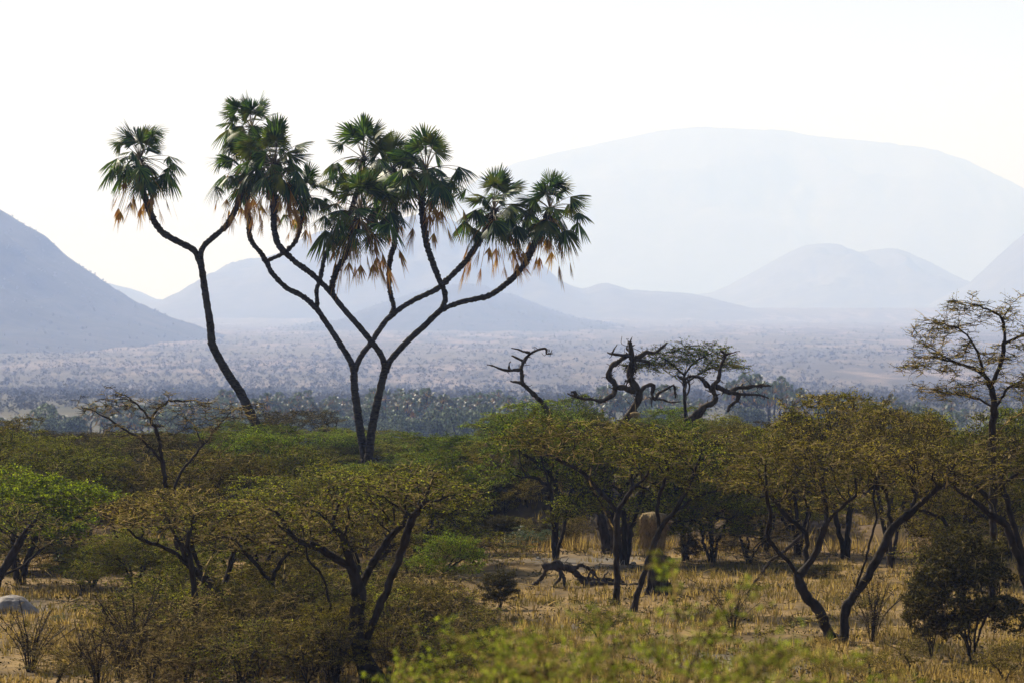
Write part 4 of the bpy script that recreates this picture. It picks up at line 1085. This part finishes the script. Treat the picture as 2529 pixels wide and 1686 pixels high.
def big_nest():
    rng = np.random.default_rng(4); mb = MB(); d = 112.; k = d / F
    top = W(1612, 1262, d); hgt = 135 * k
    nu, nv = 36, 26
    v = np.linspace(0, 1, nv); u = np.linspace(0, 2 * math.pi, nu, endpoint=False)
    rad_ = np.interp(v, [0, .04, .12, .35, .6, .8, 1], [.0, 27, 34, 27, 24, 13, 6]) * k
    U, V = np.meshgrid(u, v)
    fib = 1 + .30 * (vnoise(U * 11, V * 1.8, 4) - .5) + .16 * (vnoise(U * 2, V * 4, 2) - .5)
    R = rad_[:, None] * fib
    # hollow on the side facing the open grass
    hol = np.exp(-(((U - 4.9) / .55) ** 2 + ((V - .42) / .16) ** 2)); R = R * (1 - .6 * hol) * (1 - .5 * np.exp(-(((U - 4.2) / .5) ** 2 + ((V - .66) / .1) ** 2))) * (1 + .16 * (vnoise(U * 3, V * 7, 12) - .5))
    P = np.stack([np.cos(U) * R + 8 * k * V ** 2, np.sin(U) * R, -V * hgt], -1)
    idx = np.arange(nu * nv).reshape(nv, nu); nx = np.roll(idx, -1, 1)
    mb.add(P.reshape(-1, 3), np.stack([idx[:-1], nx[:-1], nx[1:], idx[1:]], -1).reshape(-1, 4))
    for q in range(1300):
        i, j = rng.integers(1, nv - 1), rng.integers(0, nu); p = P[i, j]
        e = p + norm(p * [1, 1, 0] * .5 / np.linalg.norm(p[:2] + 1e-6) + [0, 0, -1] + rng.normal(size=3) * .3) * rng.uniform(.06, .26)
        tube(mb, [p, e], [.009, .003], 3, cap=False)
    o = mb.obj('bird_nest', M['straw'], smooth=True); o.location = top
    tag(o, 'huge sack shaped straw nest tapering down between the thin black stems', 'bird nest')
big_nest()

def stump():
    rng = np.random.default_rng(9); np.random.seed(9)
    d = 109.; k = d / F; bx = W(1628, 1450, d); b = np.array([bx[0], d, gz(bx[0], d)])
    mb = MB(); nu, nv = 26, 22
    v = np.linspace(0, 1, nv); u = np.linspace(0, 2 * math.pi, nu, endpoint=False); U, V = np.meshgrid(u, v)
    R = np.interp(v, [0, .15, .6, .92, 1], [36, 29, 25, 20, 3])[:, None] * k * (1 + .28 * (vnoise(U * 3.2, V * 1.2, 3) - .5) + .16 * (vnoise(U * 9, V * 3, 5) - .5))
    Z = V * (1450 - 1335) * k * (1 + .08 * np.sin(U * 3)) - .1
    P = np.stack([np.cos(U) * R - 6 * k * V, np.sin(U) * R, Z], -1)
    idx = np.arange(nu * nv).reshape(nv, nu); nx = np.roll(idx, -1, 1)
    mb.add(P.reshape(-1, 3), np.stack([idx[:-1], nx[:-1], nx[1:], idx[1:]], -1).reshape(-1, 4))
    for q in range(9):
        a = q * .7; p = np.array([math.cos(a) * 30 * k, math.sin(a) * 30 * k, .15]); e = p * [1.6, 1.6, 0] - [0, 0, .1]
        tube(mb, catmull([p * [.8, .8, 2], p, e], .08), [.05] * len(catmull([p * [.8, .8, 2], p, e], .08)), 6)
    o = mb.obj('tree_stump', M['dead_bark'], smooth=True); o.location = b
    tag(o, 'dark upright tree stump just under the huge straw nest', 'tree stump')
stump()

def mound():
    rng = np.random.default_rng(2); m, nt, out = nodes_of('termite_clay')
    f = noise(nt, 5, 6); c = mixc(nt, ramp(nt, f, .35, .65), (.17, .145, .12), (.36, .31, .26))
    p = N(nt, 'ShaderNodeBsdfPrincipled', i_Roughness=.95); nt.links.new(c, p.inputs['Base Color'])
    bu = N(nt, 'ShaderNodeBump'); bu.inputs['Strength'].default_value = .5; bu.inputs['Distance'].default_value = .06
    nt.links.new(f, bu.inputs['Height']); nt.links.new(bu.outputs[0], p.inputs['Normal']); nt.links.new(p.outputs[0], out.inputs[0])
    d = 102.; k = d / F; bx = W(35, 1530, d); b = np.array([bx[0], d, gz(bx[0], d)])
    nu, nv = 48, 26; v = np.linspace(0, 1, nv); u = np.linspace(0, 2 * math.pi, nu, endpoint=False); U, V = np.meshgrid(u, v)
    R = np.interp(v, [0, .3, .7, .9, 1], [78, 62, 42, 28, 0])[:, None] * k * (1 + .6 * fbm(np.cos(U) * 1.6 + 3, np.sin(U) * 1.6 + V * 2.2, 6, 4) - .10 * np.clip(1 - np.abs(fbm(U * 2.2, V * 1.5, 9, 2)) * 9, 0, 1))
    top = CZ - (1466 - HZ) * k - b[2]
    P = np.stack([np.cos(U) * R - 8 * k * V, np.sin(U) * R * .9, V * max(top, .5) * (1 + .1 * fbm(U, V * 3, 2)) - .06], -1)
    idx = np.arange(nu * nv).reshape(nv, nu); nx = np.roll(idx, -1, 1); mb = MB()
    mb.add(P.reshape(-1, 3), np.stack([idx[:-1], nx[:-1], nx[1:], idx[1:]], -1).reshape(-1, 4))
    o = mb.obj('termite_mound', m, smooth=True); o.location = b
    tag(o, 'smooth grey termite mound on the grass at the left edge', 'termite mound')
mound()

def fallen(name, px0, pts_list, d, label, mat='dead_bark', seed=3, tw=10):
    rng = np.random.default_rng(seed); np.random.seed(seed)
    bx = W(px0[0], px0[1], d); b = np.array([bx[0], d, gz(bx[0], d)]); k = d / F; mb = MB()
    for pts, r0, r1 in pts_list:
        P = np.array([W(p[0], p[1], d + (p[2] if len(p) > 2 else 0)) for p in pts]) - b
        P = catmull(P, .06); P[1:-1] += rng.normal(size=P[1:-1].shape) * .015; n = len(P); t = np.linspace(0, 1, n)
        tube(mb, P, (r0 + (r1 - r0) * t) * k * (1 + .35 * (rng.random(n) - .5)), 7)
        for q in range(tw // len(pts_list) + 1):
            p = P[rng.integers(0, n)]; e = p + norm(rng.normal(size=3) + [0, 0, .4]) * rng.uniform(.1, .35); tube(mb, catmull([p, (p + e) / 2 + rng.normal(size=3) * .03, e], .1), .009, 4)
    o = mb.obj(name, M[mat]); o.location = b
    tag(o, label, 'fallen branch'); return o
fallen('fallen_branch', (1400, 1440), [([(1310, 1450), (1335, 1430), (1350, 1405), (1375, 1402), (1385, 1420), (1365, 1450), (1350, 1475)], 6, 3), ([(1340, 1400), (1375, 1398), (1410, 1403), (1432, 1425), (1450, 1440), (1520, 1442), (1555, 1445), (1590, 1438)], 10, 4), ([(1432, 1425), (1460, 1432, .3), (1500, 1430, .5), (1540, 1436, .6)], 8, 4), ([(1390, 1402), (1378, 1385), (1362, 1390), (1350, 1410)], 6, 2), ([(1410, 1403), (1440, 1396, .2), (1462, 1412, .2), (1468, 1436, .2)], 6, 3), ([(1500, 1442), (1492, 1425), (1502, 1410)], 4, 2), ([(1360, 1490), (1400, 1500, -.2), (1440, 1490, -.3)], 5, 2),
    ([(1410, 1450, .1), (1380, 1470), (1360, 1490)], 5, 3), ([(1385, 1410), (1395, 1440, -.3), (1385, 1465, -.4)], 5, 3), ([(1450, 1440), (1455, 1415), (1462, 1405)], 4, 2), ([(1462, 1405), (1475, 1425), (1485, 1442)], 3, 2)], 112, 'tangled grey fallen branches with curved arms lying on the open grass', seed=5, tw=18)
fallen('fallen_branch', (1480, 1400), [([(1420, 1402), (1480, 1400, .2), (1560, 1402, .3)], 3, 2), ([(1440, 1396), (1500, 1405), (1530, 1403)], 2.5, 1.5)], 119.5, 'thin bleached fallen branches lying behind the tangled ones', 'pale_wood', 6, 8)
fallen('fallen_branch', (1890, 1400), [([(1979, 1322), (1924, 1370), (1892, 1397), (1853, 1453), (1848, 1468)], 4.5, 2.5), ([(1892, 1397), (1880, 1420, -.3), (1862, 1436, -.3)], 2, 1)], 108, 'long dead stick propped slanting against the forked trunk', seed=7, tw=5)
fallen('fallen_branch', (1000, 1530), [([(990, 1550), (1010, 1530), (1040, 1520), (1060, 1500), (1062, 1470), (1050, 1440)], 5, 3), ([(1010, 1530), (1030, 1545, -.3), (1060, 1500, -.2)], 3, 2)], 95, 'curved bleached bough ringed in a loop near the thick dark trunk', 'pale_wood', 8, 5)

def stones():
    rng = np.random.default_rng(6)
    m = bark('stone', (.22, .20, .17), (.42, .38, .33), 6, .5, (1, 1, 1))
    k = 0
    for px, py, w, lab in ((2125, 1302, 14, 'pale boulder on the bank seen through the forked trunk'), (2210, 1310, 12, 'smaller brown boulder on the bank right of the pale one'),
                           (1563, 1398, 8, 'white stone on the grass left of the stump'), (1330, 1392, 7, 'white stone at the foot of the bank above the tangled branches'),
                           (1818, 1417, 9, 'pale stone beside the dark patch left of the forked trunk'), (1872, 1442, 7, 'small pale stone left of the forked trunk, nearest the propped stick')):
        d = 131.5 if py < 1350 else CZ * F / (py - HZ); x = (px - CX) / F * d; s = w * d / F
        if py < 1350: d = 135.
        mb = MB(); blobmesh(mb, (0, 0, 0), (s, s * .8, s * .6), rng, 12, 8, .35)
        o = mb.obj('stone', m, smooth=True); o.location = (x, d, gz(x, d) + s * .2); tag(o, lab, 'stone')
stones()

# ------------------------------------------------------------------ shrubs
def shrub_proto(seed, kind):
    rng = np.random.default_rng(seed); np.random.seed(seed)
    root = thing('shrub', (0, 0, 0), 'x', 'shrub')
    sk = Skel()
    if kind == 'sticks':        # bare upright sticks
        for i in range(26):
            a = rng.uniform(0, 6.28); s = rng.uniform(.15, 1.0); h = rng.uniform(.7, 1.6) * (1.15 - .4 * s)
            e = np.array([math.cos(a) * s, math.sin(a) * s, h])
            sk.p.append(np.array([math.cos(a) * .06, math.sin(a) * .06, -.05])); sk.par.append(-1); sk.tr.append(True); j = len(sk.p) - 1
            P = catmull([sk.p[j], e * [.35, .35, .5] + rng.normal(size=3) * .04, e], .12)[1:]
            for q in P: sk.p.append(q); sk.par.append(j); sk.tr.append(True); j = len(sk.p) - 1
        pos, par = np.array(sk.p), np.array(sk.par)
        r, cnt = radii(pos, par, .016, .005); r = np.full(len(pos), .008); ln = np.zeros(len(pos))
        T = MB(); skel_mesh(T, pos, par, r * 1.1, np.ones(len(pos), bool), 4, 0, .2, rng)
        Cm = MB(); c2 = np.where(pos[:, 2] > .35, 1, 9)
        foliage(Cm, pos, par, c2, rng, 3, (.12, .34), 1, .03, tw_r=.0035)
        T.obj('stems', M['bark'], root); Cm.obj('twigs', [M['twig'], M['dry']], root); root['_H'] = 1.5; root['_W'] = 2.1
    else:
        lm, lv, ls, tw, tm = {'leafy': ('shrub_green', 9, .06, 3, 'twig'), 'brown': ('dry', 6, .04, 5, 'twig_pale'), 'bush': ('dark', 18, .05, 7, 'twig'), 'olive': ('olive', 10, .045, 4, 'twig_pale')}[kind]
        for i in range(7):
            a = rng.uniform(0, 6.28); e = np.array([math.cos(a) * .5, math.sin(a) * .5, rng.uniform(.5, .9)])
            sk.limb([[0, 0, -.1], e * [.3, .3, .5], e], .1, True, .01, rng)
        A = np.vstack([pads(rng, (0, 0, .8), .75, .75, .65, 52 if kind == 'bush' else 30, (.2, .5), .12, 60)])
        pos, par, tr = grow(sk, A, rng, .11, .15, 40)
        r, cnt = radii(pos, par, .04, .004)
        T, Cm = MB(), MB()
        skel_mesh(T, pos, par, r, r > .012, 5, 0, .2, rng); skel_mesh(Cm, pos, par, r, r <= .012, 3, 0, 0, rng)
        foliage(Cm, pos, par, cnt, rng, tw, (.08, .22), lv, ls, tw_r=.0035)
        T.obj('stems', M['bark'], root); Cm.obj('foliage', [M[tm], M[lm]], root); root['_H'] = 1.55; root['_W'] = 2.0
    return root
SH = {k: [shrub_proto(90 + i, k)] for i, k in enumerate(('sticks', 'leafy', 'brown', 'bush', 'olive'))}
SH['sticks'].append(shrub_proto(99, 'sticks')); SH['brown'].append(shrub_proto(98, 'brown'))
def shrub(kind, px, base, hpx, wpx, label, group=None, d=None):
    src = SH[kind][rnd_i.randrange(len(SH[kind]))]
    if d is None: d = CZ * F / (base - HZ)
    x = (px - CX) / F * d; z0 = gz(x, d)
    d_k = d / F
    loc = (x, d, z0); s = wpx * d_k / src['_W']; sc = (s, s, hpx * d_k / src['_H']); rz = rnd_i.uniform(0, 6.28)
    if src.name not in used:
        used.add(src.name); src.location = loc; src.rotation_euler = (0, 0, rz); src.scale = sc; src['label'] = label
        if group: src['group'] = group
        return
    dup(src, loc, rz, sc, label, group)
shrub('bush', 2400, 1650, 350, 330, 'big dense dark bush in the right foreground')
shrub('bush', 2300, 1640, 230, 150, 'smaller dark bush leaning out at the left side of the big right hand one')
shrub('sticks', 2155, 1590, 190, 190, 'fan of bare upright sticks just right of the forked trunk')
shrub('sticks', 1810, 1560, 130, 150, 'low bare stick shrub left of the fallen limb of the forked trunk')
shrub('sticks', 330, 1665, 240, 260, 'large dry twig shrub standing in the left foreground below the arching branches')
shrub('brown', 300, 1640, 120, 240, 'brown tangled shrub at the foot of the large dry twig one')
shrub('leafy', 1290, 1392, 60, 120, 'glossy green shrub at the foot of the shaded bank', None, 127.5)
shrub('leafy', 1355, 1388, 60, 70, 'small glossy green shrub right of the bigger one at the foot of the bank', None, 128)
shrub('leafy', 1372, 1330, 40, 40, 'little bright green shrub halfway up the shaded bank', None, 131)
shrub('olive', 1480, 1590, 110, 170, 'olive thorn shrub below the thin black stems')
shrub('olive', 1130, 1560, 120, 160, 'olive thorn shrub right of the curved bleached bough')
shrub('bush', 1235, 1500, 100, 120, 'dark shrub left of the tangled fallen branches')
shrub('leafy', 165, 1425, 70, 110, 'glossy leafed shrub behind the termite mound', None, 116)
shrub('olive', 205, 1470, 90, 120, 'yellow green shrub right behind the termite mound')
shrub('leafy', 150, 1545, 25, 60, 'low grey green cushion shrub right of the termite mound')
shrub('bush', 2010, 1425, 30, 160, 'flat dark cushion plant on the grass behind the forked trunk')
shrub('bush', 1640, 1408, 34, 60, 'small black shrub on the grass right of the huge straw nest')
shrub('bush', 1700, 1390, 70, 70, 'dark broken shrub in the shade right of the stump')
shrub('sticks', 75, 1660, 170, 260, 'wide bare shrub with crooked black boughs in the bottom left corner')
g1 = 'brown dry shrub in the tangled thicket along the bottom left'
for px, b, h, w in ((140, 1690, 100, 220), (430, 1690, 150, 200), (540, 1680, 160, 220), (640, 1690, 170, 220), (760, 1700, 170, 240), (840, 1670, 120, 200), (1000, 1660, 150, 220), (1080, 1700, 150, 240), (600, 1600, 130, 190), (400, 1590, 120, 170), (770, 1590, 130, 190), (960, 1600, 120, 180)):
    shrub('brown', px, b, h, w, g1, 'dry shrubs in the thicket along the bottom left')
g1 = 'leafless stick shrub in the tangled thicket along the bottom left'
for px, b, h, w in ((300, 1690, 200, 150), (470, 1680, 210, 150), (620, 1690, 220, 160), (690, 1600, 200, 150), (780, 1680, 220, 150), (980, 1650, 200, 150), (520, 1600, 200, 140), (240, 1700, 170, 180), (560, 1640, 200, 200), (700, 1650, 190, 190), (820, 1700, 200, 220), (960, 1690, 200, 200), (1050, 1620, 170, 190)):
    shrub('sticks', px, b, h, w, g1, 'stick shrubs in the thicket along the bottom left')
g1 = 'rusty brown low shrub on the grass at the bottom right'
for px, b, h, w in ((2250, 1670, 90, 150), (2150, 1700, 80, 180), (2050, 1680, 60, 160), (2480, 1700, 110, 180), (1920, 1640, 50, 120), (1760, 1600, 70, 140)):
    shrub('brown', px, b, h, w, g1, 'rusty low shrubs at the bottom right')
g1 = 'dark shrub growing on the shaded bank'
for px, w in ((1120, 110), (1180, 90), (1240, 80), (1430, 80), (1180, 70), (1560, 110), (1850, 110), (2080, 120), (2330, 120), (700, 120), (500, 110), (350, 120), (250, 110), (860, 120)):
    shrub(rnd_i.choice(['brown', 'bush', 'olive']), px, 1360, rnd_i.uniform(50, 90), w, g1, 'shrubs on the shaded bank', rnd_i.uniform(129, 137))
g1 = 'brown brush covering the left end of the bank below the weaver nests'
for px in range(1100, 1440, 7):
    shrub(rnd_i.choice(['brown', 'bush', 'brown', 'olive', 'bush']), px, 1300, rnd_i.uniform(45, 85), rnd_i.uniform(80, 130), g1, 'brush on the left end of the bank', rnd_i.uniform(130, 136.5))
g1 = 'dry shrub on the sunlit top of the bank'
for px in (1180, 1215, 1240, 1262, 1285, 1300, 1320, 1340, 1365, 1420, 1480, 1100, 2150, 2250, 2050, 1900, 950, 600):
    shrub(rnd_i.choice(['brown', 'sticks']), px, 1200, rnd_i.uniform(35, 70), rnd_i.uniform(60, 100), g1, 'dry shrubs on top of the bank', rnd_i.uniform(134.5, 139))

gt = 'thorny brown shrub with pale wiry twigs in the dense bottom left thicket'
for px, b, h, w in ((380, 1600, 190, 220), (480, 1640, 190, 230), (560, 1590, 170, 210), (640, 1630, 200, 240), (740, 1600, 190, 230), (800, 1640, 180, 240), (960, 1640, 190, 240), (1040, 1590, 160, 210), (1100, 1640, 150, 210),
                    (300, 1580, 120, 190), (420, 1550, 140, 190), (660, 1550, 150, 200), (760, 1540, 150, 200), (920, 1540, 150, 200), (1020, 1540, 140, 200), (540, 1530, 130, 190), (200, 1660, 120, 220), (1180, 1600, 110, 180), (1190, 1680, 120, 200)):
    shrub(rnd_i.choice(['brown', 'brown', 'sticks', 'olive']), px, b, h, w, gt, 'thorny shrubs in the dense bottom left thicket')
# out of focus green thorn trees close to the camera, along the bottom
def near_tree(px, top, wpx, d, seed, label, leaf='near', npads=75):
    rng = np.random.default_rng(seed); np.random.seed(seed)
    x = (px - CX) / F * d; z0 = gz(x, d); zt = CZ - (top - HZ) / F * d; H = zt - z0; Wd = wpx * d / F
    root = thing('thorn_bush', (x, d, z0), label, 'bush')
    sk = Skel()
    for i in range(5):
        a = i * 1.257 + rng.uniform(-.4, .4); e = np.array([math.cos(a) * Wd * .25, math.sin(a) * Wd * .25, H * .7])
        sk.limb([[0, 0, -.1], e * [.3, .3, .45], e], .12, True, .01, rng)
    A = pads(rng, (0, 0, H * .84), Wd * .45, Wd * .4, H * .14, npads, (.15, .4), .08, 90)
    build_acacia(root, sk, A, rng, .05, leaf, 'twig_pale', 9, 3, .032, .15, .12, (.08, .24), .014, tip=.003, tw_r=.0025)
M['near'] = leafmat('near_leaf', (.36, .42, .03), (.16, .21, .02), (.30, .26, .04), .4, .6, .2, 1.5)
near_tree(1480, 1500, 760, 26, 51, 'blurred yellow green thorn bush nearest the camera at the bottom centre')
near_tree(1200, 1540, 560, 28, 52, 'blurred green thorn bush at the bottom left of the nearest one')
near_tree(1860, 1545, 700, 25, 53, 'blurred green thorn bush at the bottom right of the nearest one')

def near_sprig():
    rng = np.random.default_rng(61); np.random.seed(61)
    d = 25.; b = W(1700, 1686, d); b[2] = gz(b[0], d)
    root = thing('thorn_bush', b, 'blurred thin green shoots rising alone in front of the grass, left of the forked trunk', 'bush')
    sk = Skel()
    for li in ([(1700, 1900), (1690, 1700), (1672, 1560), (1668, 1450), (1660, 1390)], [(1690, 1700), (1730, 1600), (1790, 1500), (1850, 1450)], [(1690, 1700), (1650, 1640), (1600, 1600)], [(1700, 1900), (1780, 1720), (1900, 1620)]):
        P = np.array([W(q[0], q[1], d) for q in li]) - b
        sk.limb(P, .08, True, .006, rng)
    sk2 = [np.array([0, 0, -.1]), None]
    P0 = np.array(sk.p[0]); sk.limb([P0, [0, 0, .3], [0, 0, -.1]], .1, True, .0, rng)
    A = np.vstack([pads(rng, W(px, py, d) - b, .06, .06, .05, 3, (.08, .2), .05, 160) for px, py in ((1665, 1400), (1670, 1480), (1800, 1500), (1850, 1450), (1610, 1600), (1760, 1590), (1880, 1620))])
    build_acacia(root, sk, A, rng, .012, 'near', 'twig_pale', 6, 2, .03, .07, .06, (.05, .12), .008, tip=.003, tw_r=.002)
near_sprig()

# ------------------------------------------------------------------ grass
def grass():
    rng = np.random.default_rng(17)
    n = 26000
    y = 1 / rng.uniform(1 / 150., 1 / 70., n); x = rng.uniform(-.15, .15, n) * y
    dens = fbm(x * .35, y * .22, 4, 3) + .5 * fbm(x * 1.3, y * 1.3, 8, 2)
    edge = np.abs(y - 128.5) < 2.2; bankg = (y > 130) & (y < 142)
    k = (dens + rng.uniform(-.16, .16, n) > -.02) | edge | bankg
    x, y = x[k], y[k]; edge = edge[k]; z = ground(x, y); n = len(x)
    h = rng.uniform(.10, .26, n) * (1 + 1.1 * edge)
    b = 7
    ii = np.repeat(np.arange(n), b); m = len(ii)
    a = rng.uniform(0, 6.28, m); base = np.stack([x, y, z - .01], -1)[ii] + np.stack([np.cos(a), np.sin(a), np.zeros(m)], -1) * rng.uniform(0, .12, m)[:, None]
    lean = np.stack([np.cos(a), np.sin(a), np.zeros(m)], -1) * rng.uniform(.1, .6, m)[:, None]
    L = h[ii] * rng.uniform(.6, 1.3, m)
    tip = base + (lean + [0, 0, 1]) * L[:, None]
    s = np.stack([-np.sin(a + rng.uniform(-1, 1, m)), np.cos(a), np.zeros(m)], -1) * .012
    mid = (base + tip) / 2 + [0, 0, .02]
    V = np.stack([base - s, base + s, mid + s * .8, tip], 1).reshape(-1, 3)
    o = link('grass', new_mesh('grass', V, np.arange(4 * m).reshape(-1, 4), rnd=rng.random(m)), M['grass'])
    tag(o, 'dry straw coloured grass tufts over the open ground', 'grass', kind='stuff')
grass()

def litter():
    rng = np.random.default_rng(27); mb = MB()
    n = 1500; y = 1 / rng.uniform(1 / 130., 1 / 78., n); x = rng.uniform(-.13, .13, n) * y; z = ground(x, y)
    for q in range(n):
        a = rng.uniform(0, 6.28); L = rng.uniform(.12, .6); p = np.array([x[q], y[q], z[q] + .03]); e = np.array([math.cos(a), math.sin(a), rng.uniform(-.05, .35)]) * L
        tube(mb, [p, p + e * .5 + rng.normal(size=3) * .04, p + e], [.014, .010, .005], 3, 0, rng.random(), cap=False)
    C = []
    n = 900; y = 1 / rng.uniform(1 / 130., 1 / 78., n); x = rng.uniform(-.13, .13, n) * y; z = ground(x, y)
    c = np.stack([x, y, z + .04], -1); k = 26
    C = (c[:, None] + rng.normal(size=(n, k, 3)) * [.22, .22, .05]).reshape(-1, 3)
    V, Q = leaf_quads(C, rng.uniform(.05, .12, len(C)), rng, .2, .4); mb.add(V, Q, 1, rng.random(len(C)))
    o = mb.obj('litter', [M['twig_pale'], M['dark']]); tag(o, 'fallen twigs and low dark weeds scattered through the dry grass', 'ground litter', kind='stuff')
litter()

# ------------------------------------------------------------------ haze
def haze():
    m, nt, out = nodes_of('haze')
    v = N(nt, 'ShaderNodeVolumePrincipled')
    v.inputs['Color'].default_value = (.405, .545, 1.0, 1)
    v.inputs['Absorption Color'].default_value = (.90, .86, 1, 1)
    v.inputs['Density'].default_value = .00015
    v.inputs['Anisotropy'].default_value = .2
    nt.links.new(v.outputs[0], out.inputs['Volume'])
    x, y0, y1, z0, z1 = 22000, -150, 40000, -90, 1600
    V = [(sx * x, yy, zz) for zz in (z0, z1) for yy in (y0, y1) for sx in (-1, 1)]
    Q = [(0, 2, 3, 1), (4, 5, 7, 6), (0, 1, 5, 4), (2, 6, 7, 3), (0, 4, 6, 2), (1, 3, 7, 5)]
    o = link('haze', new_mesh('haze', V, Q), m)
    tag(o, 'pale blue dusty haze filling the valley air', 'haze', kind='stuff')
haze()
for o in list(SC.objects):
    for k in ('_H', '_W'):
        if k in o: del o[k]
for L in list(PR.values()) + list(SH.values()):
    for o in L:
        if o.name not in used:
            for c in list(o.children): bpy.data.objects.remove(c)
            bpy.data.objects.remove(o)
